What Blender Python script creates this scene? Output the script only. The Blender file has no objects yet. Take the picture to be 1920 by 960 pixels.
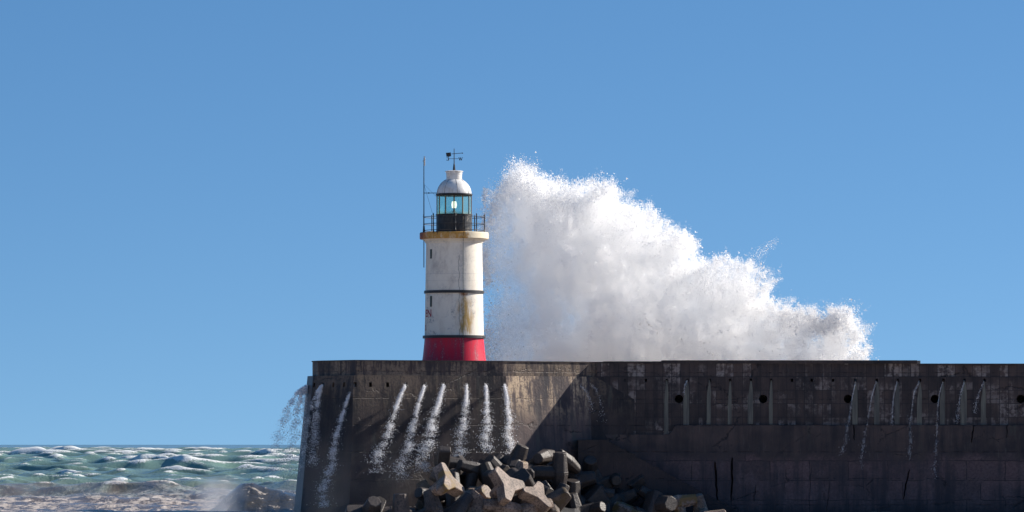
import bpy, bmesh, math, random
import numpy as np
from mathutils import Vector, Matrix, Euler, noise as mnoise

R = math.radians
sc = bpy.context.scene
C = sc.collection
random.seed(7)
rng = np.random.default_rng(11)

# ------------------------------------------------------------------ camera, sky, sun
FPX, CX, HY, CZ = 9600.0, 960.0, 833.0, 4.3      # focal in photo pixels, centre column, horizon row, eye height
cam = bpy.data.cameras.new('camera')
cam.sensor_width = 36
cam.lens = 36 * FPX / 1920
cam.shift_y = (HY - 480) / 1920
cam.clip_start = 1; cam.clip_end = 60000
camo = bpy.data.objects.new('camera', cam); C.objects.link(camo)
camo.location = (0, 0, CZ); camo.rotation_euler = (R(90), 0, 0)
sc.camera = camo

SUN_AZ, SUN_EL = 70.0, 28.5                      # azimuth from +Y towards +X
w = bpy.data.worlds.new('World'); sc.world = w; w.use_nodes = True
nt = w.node_tree; nt.nodes.clear()
wo = nt.nodes.new('ShaderNodeOutputWorld'); bg = nt.nodes.new('ShaderNodeBackground')
sky = nt.nodes.new('ShaderNodeTexSky'); sky.sky_type = 'NISHITA'; sky.sun_disc = False
sky.sun_elevation = R(SUN_EL); sky.sun_rotation = R(SUN_AZ)
sky.altitude = 0; sky.air_density = 1.0; sky.dust_density = 0.3; sky.ozone_density = 2.5
tc = nt.nodes.new('ShaderNodeTexCoord'); mp = nt.nodes.new('ShaderNodeMapping')
mp.inputs['Location'].default_value = (0, 0, 0.185); mp.inputs['Scale'].default_value = (1, 1, 2.2)
nrm = nt.nodes.new('ShaderNodeVectorMath'); nrm.operation = 'NORMALIZE'
nt.links.new(tc.outputs['Generated'], mp.inputs['Vector']); nt.links.new(mp.outputs[0], nrm.inputs[0])
nt.links.new(nrm.outputs[0], sky.inputs['Vector'])
hs = nt.nodes.new('ShaderNodeHueSaturation'); hs.inputs['Saturation'].default_value = 1.24; hs.inputs['Hue'].default_value = 0.499
nt.links.new(sky.outputs[0], hs.inputs['Color']); nt.links.new(hs.outputs[0], bg.inputs['Color'])
bg.inputs['Strength'].default_value = 0.093
nt.links.new(bg.outputs[0], wo.inputs[0])

sl = bpy.data.lights.new('sun', 'SUN'); sl.energy = 5.0; sl.angle = R(0.53); sl.color = (1.0, 0.93, 0.84)
so = bpy.data.objects.new('sun', sl); C.objects.link(so)
sdir = Vector((math.sin(R(SUN_AZ)) * math.cos(R(SUN_EL)), math.cos(R(SUN_AZ)) * math.cos(R(SUN_EL)), math.sin(R(SUN_EL))))
so.rotation_euler = sdir.to_track_quat('Z', 'Y').to_euler(); so.location = (60, 300, 60)

sc.view_settings.view_transform = 'Standard'; sc.view_settings.look = 'None'
sc.view_settings.exposure = 0.60; sc.view_settings.gamma = 1.0
sc.cycles.max_bounces = 32; sc.cycles.diffuse_bounces = 5; sc.cycles.volume_bounces = 24; sc.cycles.volume_step_rate = 1.0; sc.cycles.volume_max_steps = 256; sc.cycles.transparent_max_bounces = 24
sc.cycles.caustics_reflective = False; sc.cycles.caustics_refractive = False

def P(px, py, Y):
    """a point of the world at distance Y that stands at this place of the photograph"""
    return Vector(((px - CX) / FPX * Y, Y, CZ + (HY - py) / FPX * Y))

# ------------------------------------------------------------------ node helpers
class NT:
    def __init__(s, name):
        s.m = bpy.data.materials.new(name); s.m.use_nodes = True
        s.t = s.m.node_tree; s.t.nodes.clear()
        s.out = s.t.nodes.new('ShaderNodeOutputMaterial')
        s.geo = s.t.nodes.new('ShaderNodeNewGeometry')
        s.tco = s.t.nodes.new('ShaderNodeTexCoord')
        s.pos = s.geo.outputs['Position']; s.obj = s.tco.outputs['Object']
    def n(s, typ, **kw):
        x = s.t.nodes.new(typ)
        for k, v in kw.items(): setattr(x, k, v)
        return x
    def put(s, sock, v):
        if isinstance(v, bpy.types.NodeSocket): s.t.links.new(v, sock)
        elif isinstance(v, (tuple, list)) and len(v) == 3 and sock.type == 'RGBA': sock.default_value = (*v, 1)
        else: sock.default_value = v
    def math(s, op, a, b=0.0, c=None, clamp=False):
        x = s.n('ShaderNodeMath', operation=op, use_clamp=clamp)
        s.put(x.inputs[0], a); s.put(x.inputs[1], b)
        if c is not None: s.put(x.inputs[2], c)
        return x.outputs[0]
    def add(s, a, b): return s.math('ADD', a, b)
    def sub(s, a, b): return s.math('SUBTRACT', a, b)
    def mul(s, a, b): return s.math('MULTIPLY', a, b)
    def mn(s, a, b): return s.math('MINIMUM', a, b)
    def mx(s, a, b): return s.math('MAXIMUM', a, b)
    def step(s, x, a, b):                                   # smooth 0..1 between a and b
        m = s.n('ShaderNodeMapRange', interpolation_type='SMOOTHSTEP')
        s.put(m.inputs['Value'], x)
        if a <= b:
            s.put(m.inputs['From Min'], a); s.put(m.inputs['From Max'], b)
            return m.outputs[0]
        s.put(m.inputs['From Min'], b); s.put(m.inputs['From Max'], a)
        return s.sub(1.0, m.outputs[0])
    def band(s, x, a, b, f=0.1):
        return s.mul(s.step(x, a - f, a + f), s.step(x, b + f, b - f))
    def vec(s, v, scale=(1, 1, 1), loc=(0, 0, 0)):
        m = s.n('ShaderNodeMapping'); s.put(m.inputs['Vector'], v)
        m.inputs['Scale'].default_value = scale; m.inputs['Location'].default_value = loc
        return m.outputs[0]
    def noise(s, v, scale=1.0, detail=6, rough=0.55, dist=0.0):
        x = s.n('ShaderNodeTexNoise'); s.put(x.inputs['Vector'], v)
        x.inputs['Scale'].default_value = scale; x.inputs['Detail'].default_value = detail
        x.inputs['Roughness'].default_value = rough; x.inputs['Distortion'].default_value = dist
        return x.outputs['Fac']
    def voro(s, v, scale=1.0, feature='F1', out='Distance'):
        x = s.n('ShaderNodeTexVoronoi', feature=feature); s.put(x.inputs['Vector'], v)
        x.inputs['Scale'].default_value = scale
        return x.outputs[out]
    def mix(s, f, a, b, mode='MIX'):
        x = s.n('ShaderNodeMix', data_type='RGBA', blend_type=mode)
        s.put(x.inputs[0], f); s.put(x.inputs[6], a); s.put(x.inputs[7], b)
        return x.outputs[2]
    def xyz(s, v):
        x = s.n('ShaderNodeSeparateXYZ'); s.put(x.inputs[0], v); return x.outputs
    def comb(s, a, b, c):
        x = s.n('ShaderNodeCombineXYZ')
        for i, v in enumerate((a, b, c)): s.put(x.inputs[i], v)
        return x.outputs[0]
    def attr(s, name, out='Fac'):
        x = s.n('ShaderNodeAttribute'); x.attribute_name = name; return x.outputs[out]
    def bump(s, h, strength=0.5, dist=0.05):
        x = s.n('ShaderNodeBump'); s.put(x.inputs['Height'], h)
        x.inputs['Strength'].default_value = strength; x.inputs['Distance'].default_value = dist
        return x.outputs[0]
    def bsdf(s, col, rough=0.7, metal=0.0, normal=None, spec=0.5):
        b = s.n('ShaderNodeBsdfPrincipled')
        s.put(b.inputs['Base Color'], col); s.put(b.inputs['Roughness'], rough); s.put(b.inputs['Metallic'], metal)
        s.put(b.inputs['Specular IOR Level'], spec)
        if normal is not None: s.put(b.inputs['Normal'], normal)
        return b.outputs[0]
    def done(s, sh, vol=None):
        s.t.links.new(sh, s.out.inputs['Surface'])
        return s.m

def simple(name, col, rough=0.5, metal=0.0, var=0.25, scale=8.0, bump=0.1):
    t = NT(name); nz = t.noise(t.obj, scale)
    c = t.mix(nz, tuple(x * (1 - var) for x in col), tuple(min(1, x * (1 + var)) for x in col))
    return t.done(t.bsdf(c, rough, metal, t.bump(nz, bump, 0.02)))

# ------------------------------------------------------------------ mesh helpers
def tag(o, label=None, cat=None, group=None, kind=None):
    if label: o['label'] = label
    if cat: o['category'] = cat
    if group: o['group'] = group
    if kind: o['kind'] = kind
    return o

def empty(name, loc=(0, 0, 0)):
    o = bpy.data.objects.new(name, None); C.objects.link(o); o.location = loc
    o.empty_display_size = 0.3
    return o

def link(name, me, m, parent=None):
    o = bpy.data.objects.new(name, me); C.objects.link(o)
    if m: me.materials.append(m)
    if parent is not None:
        o.parent = parent
        bpy.context.view_layer.update()
    return o

def bobj(name, bm, m, parent=None, smooth=False, recalc=True):
    if recalc: bmesh.ops.recalc_face_normals(bm, faces=bm.faces)
    me = bpy.data.meshes.new(name); bm.to_mesh(me); bm.free()
    if smooth: me.shade_smooth()
    return link(name, me, m, parent)

def lathe(bm, prof, seg=48, cx=0, cy=0, a0=0.0, a1=2 * math.pi):
    """profile of (r, z)"""
    rings = []
    full = abs(a1 - a0 - 2 * math.pi) < 1e-6
    n = seg if full else seg + 1
    for r, z in prof:
        if r < 1e-6: rings.append([bm.verts.new((cx, cy, z))] * n)
        else: rings.append([bm.verts.new((cx + r * math.cos(a0 + (a1 - a0) * i / seg), cy + r * math.sin(a0 + (a1 - a0) * i / seg), z)) for i in range(n)])
    for a, b in zip(rings, rings[1:]):
        for i in range(seg):
            j = (i + 1) % n
            q = []
            for v in (a[i], a[j], b[j], b[i]):
                if v not in q: q.append(v)
            if len(q) > 2: bm.faces.new(q)
    return rings

def tube(bm, a, b, r, seg=8, r2=None, cap=True):
    a, b = Vector(a), Vector(b); r2 = r if r2 is None else r2
    d = (b - a); q = d.to_track_quat('Z', 'Y')
    ra = [bm.verts.new(a + q @ Vector((r * math.cos(2 * math.pi * i / seg), r * math.sin(2 * math.pi * i / seg), 0))) for i in range(seg)]
    rb = [bm.verts.new(b + q @ Vector((r2 * math.cos(2 * math.pi * i / seg), r2 * math.sin(2 * math.pi * i / seg), 0))) for i in range(seg)]
    for i in range(seg): bm.faces.new((ra[i], ra[(i + 1) % seg], rb[(i + 1) % seg], rb[i]))
    if cap: bm.faces.new(ra[::-1]); bm.faces.new(rb)

def polytube(bm, pts, r, seg=6):
    for a, b in zip(pts, pts[1:]): tube(bm, a, b, r, seg)

def box(bm, lo, hi, mat=None):
    v = [bm.verts.new(Vector((x, y, z))) for z in (lo[2], hi[2]) for y in (lo[1], hi[1]) for x in (lo[0], hi[0])]
    if mat is not None:
        for p in v: p.co = mat @ p.co
    fs = [bm.faces.new([v[i] for i in f]) for f in ((0, 2, 3, 1), (4, 5, 7, 6), (0, 1, 5, 4), (2, 6, 7, 3), (0, 4, 6, 2), (1, 3, 7, 5))]
    return v

def prism(bm, poly, z0, z1, poly_bottom=None):
    pb = poly_bottom or poly
    a = [bm.verts.new((x, y, z0)) for x, y in pb]; b = [bm.verts.new((x, y, z1)) for x, y in poly]
    n = len(poly)
    for i in range(n): bm.faces.new((a[i], a[(i + 1) % n], b[(i + 1) % n], b[i]))
    bm.faces.new(a[::-1]); bm.faces.new(b)

def offset(poly, d):
    """grow an anticlockwise plan outwards by d"""
    n = len(poly); out = []
    for i in range(n):
        p0, p1, p2 = Vector(poly[i - 1]), Vector(poly[i]), Vector(poly[(i + 1) % n])
        e1 = (p1 - p0).normalized(); e2 = (p2 - p1).normalized()
        n1 = Vector((e1.y, -e1.x)); n2 = Vector((e2.y, -e2.x))
        m = (n1 + n2); m /= max(0.2, m.length); k = d / max(0.3, m.dot(n1))
        out.append(tuple(p1 + m * k))
    return out

def cut(o, cutter_bm):
    me = bpy.data.meshes.new('cutter'); bmesh.ops.recalc_face_normals(cutter_bm, faces=cutter_bm.faces)
    cutter_bm.to_mesh(me); cutter_bm.free()
    c = bpy.data.objects.new('cutter', me); C.objects.link(c)
    md = o.modifiers.new('cut', 'BOOLEAN'); md.object = c; md.operation = 'DIFFERENCE'; md.solver = 'EXACT'
    bpy.context.view_layer.update()
    dg = bpy.context.evaluated_depsgraph_get()
    new = bpy.data.meshes.new_from_object(o.evaluated_get(dg))
    o.modifiers.clear(); old = o.data
    if len(new.polygons) < len(old.polygons): print('cut failed', o.name); bpy.data.meshes.remove(new)
    else: o.data = new; bpy.data.meshes.remove(old)
    bpy.data.objects.remove(c); bpy.data.meshes.remove(me)

def cloud_mesh(name, pts, sizes, nrms=None, attrs=None, quads=False, facing=None):
    """many droplets in one mesh, each a small randomly turned splash flake"""
    n = len(pts)
    a = rng.normal(size=(n, 3)); a /= np.linalg.norm(a, axis=1)[:, None]
    b = rng.normal(size=(n, 3)); b -= a * (a * b).sum(1)[:, None]; b /= np.linalg.norm(b, axis=1)[:, None]
    s = sizes[:, None]
    v = np.empty((n, 3, 3), np.float32)
    v[:, 0] = pts + a * s * 0.58
    v[:, 1] = pts - a * s * 0.29 + b * s * 0.5
    v[:, 2] = pts - a * s * 0.29 - b * s * 0.5
    me = bpy.data.meshes.new(name)
    me.vertices.add(n * 3); me.vertices.foreach_set('co', v.ravel())
    me.loops.add(n * 3); me.loops.foreach_set('vertex_index', np.arange(n * 3, dtype=np.int32))
    me.polygons.add(n); me.polygons.foreach_set('loop_start', np.arange(0, n * 3, 3, dtype=np.int32))
    me.update(calc_edges=False)
    if nrms is not None:
        at = me.attributes.new('cn', 'FLOAT_VECTOR', 'POINT')
        at.data.foreach_set('vector', np.repeat(nrms.astype(np.float32), 3, axis=0).ravel())
    for k, arr in (attrs or {}).items():
        at = me.attributes.new(k, 'FLOAT', 'POINT'); at.data.foreach_set('value', np.repeat(arr.astype(np.float32), 3))
    return me

# ------------------------------------------------------------------ materials
def wall_material(name, panels=0.0, crust=0.0, lower=0.0, tone=1.0, seed=0.0, panel_h=0.8, panel_z=8.26, gloss=0):
    t = NT(name); x, y, z = t.xyz(t.pos)
    p = t.vec(t.pos, loc=(seed * 3.1, 0, seed))
    streak = t.noise(t.vec(p, (1.6, 1.6, 0.10)), 1.0, 8, 0.65)
    fine = t.noise(t.vec(p, (9, 9, 1.1)), 1.0, 6, 0.65)
    blot = t.noise(p, 0.42, 8, 0.6)
    grain = t.noise(p, 7.0, 8, 0.7)
    dark = (0.019 * tone, 0.0155 * tone, 0.019 * tone); mid = (0.092 * tone, 0.062 * tone, 0.054 * tone)
    f = t.add(t.mul(streak, 0.55), t.mul(blot, 0.55))
    col = t.mix(t.step(f, 0.40, 0.74), dark, mid)
    col = t.mix(t.mul(t.step(fine, 0.56, 0.78), 0.5), col, (0.13 * tone, 0.115 * tone, 0.11 * tone))
    # old lime and salt crust, ragged, running down from the ledges
    run = t.noise(t.vec(p, (3.4, 3.4, 0.35), (5, 0, 0)), 1.0, 8, 0.7)
    if crust:
        m = t.mul(t.step(t.add(run, t.mul(t.sub(blot, 0.5), 1.0)), 0.42, 0.60), t.mul(t.step(z, 5.2, 7.6), t.step(grain, 0.32, 0.55)))
        col = t.mix(t.mul(m, crust), col, (0.58, 0.43, 0.28))
    # shutter-board panels with their own tone each
    if panels:
        br = t.n('ShaderNodeTexBrick'); br.offset = 0.0; br.squash = 1.0
        t.put(br.inputs['Vector'], t.comb(x, t.sub(z, panel_z - 4 * panel_h), 0.0))
        br.inputs['Scale'].default_value = 1.0; br.inputs['Brick Width'].default_value = 0.52
        br.inputs['Row Height'].default_value = panel_h; br.inputs['Mortar Size'].default_value = 0.018
        br.inputs['Color1'].default_value = (0, 0, 0, 1); br.inputs['Color2'].default_value = (1, 1, 1, 1)
        br.inputs['Mortar'].default_value = (0, 0, 0, 1); br.inputs['Bias'].default_value = -0.1
        cell = t.n('ShaderNodeRGBToBW'); t.put(cell.inputs[0], br.outputs['Color'])
        wear = t.add(t.mul(grain, 0.5), t.mul(run, 0.6))
        big = t.noise(t.vec(p, (0.16, 0.16, 0.9), (9, 0, 4)), 1.0, 3, 0.5)
        pm = t.mul(t.step(t.add(cell.outputs[0], t.mul(wear, 0.9)), 0.78, 1.18), t.step(big, 0.40, 0.60) if panels < 1 else t.step(big, 0.22, 0.45))
        ero = t.step(t.add(t.mul(t.noise(p, 3.2, 8, 0.7), 0.6), t.mul(run, 0.45)), 0.47, 0.60)
        col = t.mix(t.mul(t.mul(pm, ero), panels), col, (0.30, 0.255, 0.235))
        col = t.mix(t.mul(br.outputs['Fac'], 0.75 ), col, (0.012, 0.011, 0.014))
    if lower:
        lo = t.mul(t.step(t.add(z, t.mul(t.sub(blot, 0.5), 3.0)), 3.9, 3.0), lower)
        rust = t.mix(t.step(grain, 0.30, 0.72), (0.085, 0.054, 0.058), (0.17, 0.115, 0.11))
        bk = t.n('ShaderNodeTexBrick'); bk.offset = 0.37
        wz = t.noise(p, 0.9, 5, 0.6)
        t.put(bk.inputs['Vector'], t.comb(t.add(x, t.mul(wz, 0.25)), t.add(z, t.mul(wz, 0.22)), 0.0)); bk.inputs['Scale'].default_value = 1.0
        bk.inputs['Brick Width'].default_value = 2.3; bk.inputs['Row Height'].default_value = 1.15; bk.inputs['Mortar Size'].default_value = 0.022
        bk.inputs['Color1'].default_value = (0.62, 0.62, 0.64, 1); bk.inputs['Color2'].default_value = (1.25, 1.12, 1.1, 1); bk.inputs['Mortar'].default_value = (0.12, 0.1, 0.1, 1)
        rust = t.mix(t.mul(t.step(wz, 0.36, 0.52), 0.9), rust, t.mix(1.0, rust, bk.outputs['Color'], 'MULTIPLY'))
        rust = t.mix(t.step(t.add(t.mul(streak, 0.6), t.mul(blot, 0.4)), 0.44, 0.60), rust, (0.045, 0.034, 0.040))
        col = t.mix(lo, col, rust)
        wet = t.mul(t.step(t.add(z, t.mul(t.sub(run, 0.5), 1.2)), 1.0, 0.1), 0.8)
        col = t.mix(wet, col, (0.018, 0.016, 0.020))
        # green weed streaks
        gr = t.mul(t.step(t.noise(t.vec(p, (1.1, 1.1, 0.16), (2, 0, 8)), 1.0, 5, 0.6), 0.58, 0.68), t.step(z, 3.0, 4.6))
        col = t.mix(t.mul(gr, 0.6), col, (0.075, 0.075, 0.062))
    # cracks
    ds = t.noise(p, 1.3, 5, 0.6)
    cv = t.comb(t.add(t.mul(x, 0.22), t.mul(ds, 0.42)), 0.0, t.add(t.mul(z, 0.5), t.mul(ds, 0.45)))
    ed = t.voro(cv, 1.0, 'DISTANCE_TO_EDGE')
    crack = t.mul(t.step(ed, 0.016, 0.004), t.mul(t.step(blot, 0.50, 0.60), t.step(fine, 0.35, 0.6)))
    col = t.mix(t.mul(crack, 0.85), col, (0.008, 0.007, 0.009))
    # pour lines every 1.55 m
    zl = t.math('FRACT', t.mul(t.add(z, t.mul(ds, 0.05)), 1 / 1.55))
    pl = t.mul(t.band(zl, 0.49, 0.51, 0.012), t.step(run, 0.45, 0.6))
    col = t.mix(t.mul(pl, 0.7), col, (0.012, 0.011, 0.013))
    h = t.add(t.mul(grain, 0.5), t.sub(t.mul(run, 0.6), t.mul(t.mx(crack, pl), 1.2)))
    rough = t.math('ADD', t.mul(grain, 0.35), 0.38)
    if gloss: return t.done(t.bsdf(col, 0.42, 0, t.bump(h, 0.3, 0.03), 0.7))
    return t.done(t.bsdf(col, rough, 0, t.bump(h, 0.55, 0.06), 0.35))

def tower_material():
    t = NT('weathered_white_paint'); x, y, z = t.xyz(t.obj)          # object origin: axis of the tower on the deck
    p = t.obj
    th = t.math('ARCTAN2', x, t.mul(y, -1.0))                        # 0 towards the camera, + to the right
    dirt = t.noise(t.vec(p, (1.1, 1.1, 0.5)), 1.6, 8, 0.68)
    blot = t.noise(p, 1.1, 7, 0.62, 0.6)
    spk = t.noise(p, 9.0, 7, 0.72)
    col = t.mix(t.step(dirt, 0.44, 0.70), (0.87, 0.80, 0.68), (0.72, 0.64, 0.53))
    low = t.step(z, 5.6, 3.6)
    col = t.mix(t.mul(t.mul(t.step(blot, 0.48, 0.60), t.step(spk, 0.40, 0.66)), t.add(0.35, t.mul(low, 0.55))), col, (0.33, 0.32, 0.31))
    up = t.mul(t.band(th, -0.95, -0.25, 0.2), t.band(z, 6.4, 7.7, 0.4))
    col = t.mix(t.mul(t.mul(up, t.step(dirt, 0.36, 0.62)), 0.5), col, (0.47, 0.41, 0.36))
    # repaired bands
    ring = t.band(z, 6.26, 6.29, 0.02)
    col = t.mix(t.mul(t.add(ring, t.band(z, 5.86, 5.88, 0.015)), t.mul(spk, 0.7)), col, (0.36, 0.34, 0.32))
    # rust runs below the upper black band, right of centre
    run = t.noise(t.vec(p, (4.5, 4.5, 0.7), (3, 1, 0)), 1.0, 6, 0.7)
    wob = t.mul(t.sub(t.noise(t.vec(p, (2, 2, 1.6)), 1.0, 4), 0.5), 0.5)
    tw = t.add(th, wob)
    rm = t.mul(t.band(tw, 0.31, 0.43, 0.10), t.mul(t.step(z, 2.6, 3.6), t.step(z, 5.19, 5.15)))
    rm2 = t.mul(t.mul(t.band(tw, 0.16, 0.66, 0.15), t.step(z, 5.1, 4.1)), t.mul(t.step(run, 0.42, 0.57), t.step(z, 2.5, 2.9)))
    top = t.mul(t.band(tw, 0.26, 0.44, 0.08), t.band(z, 4.95, 5.18, 0.08))
    col = t.mix(t.mul(rm, t.step(spk, 0.28, 0.56)), col, (0.42, 0.25, 0.06))
    col = t.mix(t.mul(rm2, 0.95), col, (0.50, 0.30, 0.07))
    col = t.mix(top, col, (0.30, 0.10, 0.02))
    # hairline crack that follows the conductor cable
    cz = t.add(t.mul(t.sub(t.noise(t.comb(0.0, 0.0, z), 1.1, 5), 0.5), 0.35), 0.19)
    ck = t.mul(t.band(t.sub(th, cz), -0.008, 0.008, 0.006), t.step(z, 7.4, 7.3))
    col = t.mix(t.mul(ck, 0.8), col, (0.13, 0.11, 0.10))
    return t.done(t.bsdf(col, 0.55, 0, t.bump(t.add(spk, dirt), 0.25, 0.03), 0.4))

def red_material():
    t = NT('glossy_red_paint'); x, y, z = t.xyz(t.obj)
    d = t.noise(t.vec(t.obj, (2.2, 2.2, 0.5)), 1.5, 7, 0.65); s = t.noise(t.obj, 14, 6, 0.7)
    col = t.mix(t.step(d, 0.4, 0.7), (0.74, 0.016, 0.050), (0.46, 0.04, 0.075))
    col = t.mix(t.mul(t.step(t.add(t.mul(s, 0.6), t.mul(d, 0.5)), 0.60, 0.70), 0.7), col, (0.55, 0.28, 0.28))
    return t.done(t.bsdf(col, 0.38, 0, t.bump(s, 0.25, 0.03), 0.3))

def gallery_material():
    t = NT('rust_stained_cream_paint'); x, y, z = t.xyz(t.obj)
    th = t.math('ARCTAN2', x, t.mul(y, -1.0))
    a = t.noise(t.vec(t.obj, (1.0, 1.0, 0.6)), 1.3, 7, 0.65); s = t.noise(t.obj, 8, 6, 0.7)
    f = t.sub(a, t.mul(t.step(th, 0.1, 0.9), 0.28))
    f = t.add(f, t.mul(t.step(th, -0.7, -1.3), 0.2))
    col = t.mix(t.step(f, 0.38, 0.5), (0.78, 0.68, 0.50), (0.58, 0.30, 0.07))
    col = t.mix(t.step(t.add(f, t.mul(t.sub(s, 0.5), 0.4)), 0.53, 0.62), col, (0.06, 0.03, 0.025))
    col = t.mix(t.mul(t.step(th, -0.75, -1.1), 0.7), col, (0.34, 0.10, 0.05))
    return t.done(t.bsdf(col, 0.6, 0, t.bump(s, 0.4, 0.03), 0.3))

def dome_material():
    t = NT('white_dome_paint'); s = t.noise(t.vec(t.obj, (2, 2, 1)), 2.0, 7, 0.6)
    col = t.mix(t.step(s, 0.42, 0.72), (0.80, 0.79, 0.76), (0.62, 0.58, 0.53))
    return t.done(t.bsdf(col, 0.4, 0, t.bump(s, 0.15, 0.03), 0.5))

def drum_material():
    t = NT('black_drum_paint'); s = t.noise(t.vec(t.obj, (3, 3, 0.9)), 2.0, 7, 0.7)
    col = t.mix(t.step(s, 0.45, 0.72), (0.010, 0.011, 0.013), (0.045, 0.045, 0.048))
    x, y, z = t.xyz(t.obj)
    w_ = t.mul(t.step(t.noise(t.obj, 4.0, 6, 0.7), 0.52, 0.62), t.step(t.math('ARCTAN2', x, t.mul(y, -1.0)), 0.35, 0.7))
    col = t.mix(t.mul(w_, 0.6), col, (0.28, 0.24, 0.19))
    return t.done(t.bsdf(col, 0.42, 0, t.bump(s, 0.2, 0.02), 0.5))

def glass_material():
    t = NT('tinted_lantern_glass')
    tr = t.n('ShaderNodeBsdfTransparent'); x, y, z = t.xyz(t.obj)
    grime = t.step(t.add(z, t.mul(t.noise(t.obj, 5.0, 5, 0.7), 0.25)), 10.2, 9.86)
    tint = t.mix(t.mul(grime, 0.8), (0.76, 1.0, 0.93), (0.75, 0.72, 0.45))
    t.put(tr.inputs[0], tint)
    gl = t.bsdf((0.55, 0.75, 0.70), 0.12, 0, None, 0.6)
    m = t.n('ShaderNodeMixShader'); t.put(m.inputs[0], t.add(0.16, t.mul(grime, 0.35)))
    t.t.links.new(tr.outputs[0], m.inputs[1]); t.t.links.new(gl, m.inputs[2])
    return t.done(m.outputs[0])

def water_material():
    t = NT('stormy_sea_water'); x, y, z = t.xyz(t.pos)
    foam = t.attr('foam'); cr = t.attr('crest')
    n1 = t.noise(t.vec(t.pos, (1.0, 0.45, 1)), 0.5, 8, 0.6)
    n2 = t.noise(t.vec(t.pos, (1.0, 0.5, 1)), 1.7, 9, 0.68, 0.4)
    big = t.noise(t.vec(t.pos, (1.0, 0.25, 1)), 0.02, 5, 0.55)
    col = t.mix(t.step(big, 0.38, 0.62), (0.090, 0.148, 0.118), (0.175, 0.235, 0.175))
    col = t.mix(t.step(cr, 0.1, 1.2), col, (0.19, 0.30, 0.235))
    silt = t.step(t.add(y, t.mul(t.sub(n1, 0.5), 90)), 520, 440)
    col = t.mix(t.mul(silt, 0.6), col, (0.25, 0.27, 0.20))
    brown = t.step(t.add(y, t.mul(t.sub(n1, 0.5), 220)), 490, 370)
    col = t.mix(brown, col, (0.165, 0.125, 0.090))
    heap = t.step(foam, -0.15, -0.6)
    col = t.mix(heap, col, t.mix(n2, (0.030, 0.024, 0.015), (0.085, 0.070, 0.042)))
    # lace of foam
    wp = t.n('ShaderNodeVectorMath', operation='MULTIPLY_ADD'); nz_ = t.n('ShaderNodeTexNoise'); t.put(nz_.inputs['Vector'], t.pos); nz_.inputs['Scale'].default_value = 0.8; nz_.inputs['Detail'].default_value = 6
    t.put(wp.inputs[0], nz_.outputs['Color']); wp.inputs[1].default_value = (3.2, 5.0, 0); t.put(wp.inputs[2], t.pos); wpo = wp.outputs[0]
    lace = t.voro(t.vec(wpo, (0.9, 0.5, 1.0)), 1.1, 'DISTANCE_TO_EDGE')
    lace2 = t.voro(t.vec(wpo, (2.6, 1.5, 1.0)), 1.1, 'DISTANCE_TO_EDGE')
    l = t.mx(t.step(t.add(lace, t.mul(t.sub(n2, 0.5), 0.5)), 0.14, 0.03), t.step(t.add(lace2, t.mul(t.sub(n1, 0.5), 0.6)), 0.10, 0.02))
    surf = t.mul(t.step(y, 440, 385), t.step(t.add(n1, t.mul(t.sub(n2, 0.5), 0.8)), 0.40, 0.60))
    fm = t.mx(t.step(t.add(foam, t.add(t.mul(t.sub(n2, 0.5), 1.3), t.mul(t.sub(t.noise(t.vec(t.pos, (1, .6, 1)), 6.0, 6, 0.75), 0.5), 0.7))), 0.44, 0.60), t.mul(t.mul(surf, 0.85), t.add(t.step(n2, 0.42, 0.62), t.mul(l, 0.5))))
    fm = t.mx(fm, t.mul(t.step(t.add(y, t.mul(t.sub(n1, 0.5), 30)), 292, 262), 0.85))  # foam on the unseen near rows, added as a light reflector
    fm = t.mx(t.mul(fm, t.mx(t.step(foam, -0.8, -0.1), t.mul(t.step(n2, 0.56, 0.64), 0.6))), t.mul(l, t.step(foam, 0.12, 0.45)))
    foamc = t.mix(brown, (0.80, 0.82, 0.80), (0.66, 0.57, 0.50))
    c = t.mix(fm, col, foamc)
    rip = t.noise(t.vec(t.pos, (1.0, 0.6, 1)), 2.6, 8, 0.65)
    return t.done(t.bsdf(c, t.add(0.16, t.mul(fm, 0.6)), 0, t.bump(t.add(rip, t.mul(fm, 0.5)), 0.55, 0.30), 0.5))

def spray_material(name, alpha_tint=(0.97, 0.97, 0.97), use_n=True, rand_tint=True, k=0.5):
    t = NT(name)
    d = t.n('ShaderNodeBsdfDiffuse'); tr = t.n('ShaderNodeBsdfTranslucent')
    c = alpha_tint
    if rand_tint:
        c = t.mix(t.attr('silt'), alpha_tint, (0.50, 0.41, 0.35))
    t.put(d.inputs[0], c); t.put(tr.inputs[0], c)
    if use_n:
        v = t.attr('cn', 'Vector'); t.t.links.new(v, d.inputs['Normal'])
    m = t.n('ShaderNodeMixShader'); m.inputs[0].default_value = k
    t.t.links.new(d.outputs[0], m.inputs[1]); t.t.links.new(tr.outputs[0], m.inputs[2])
    return t.done(m.outputs[0])

def cloud_material():
    t = NT('spray_cloud')
    v = t.n('ShaderNodeVolumePrincipled')
    v.inputs['Color'].default_value = (1.0, 0.998, 0.993, 1); v.inputs['Anisotropy'].default_value = 0.35
    v.inputs['Density'].default_value = 1.7
    t.t.links.new(v.outputs[0], t.out.inputs['Volume'])
    return t.m

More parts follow.
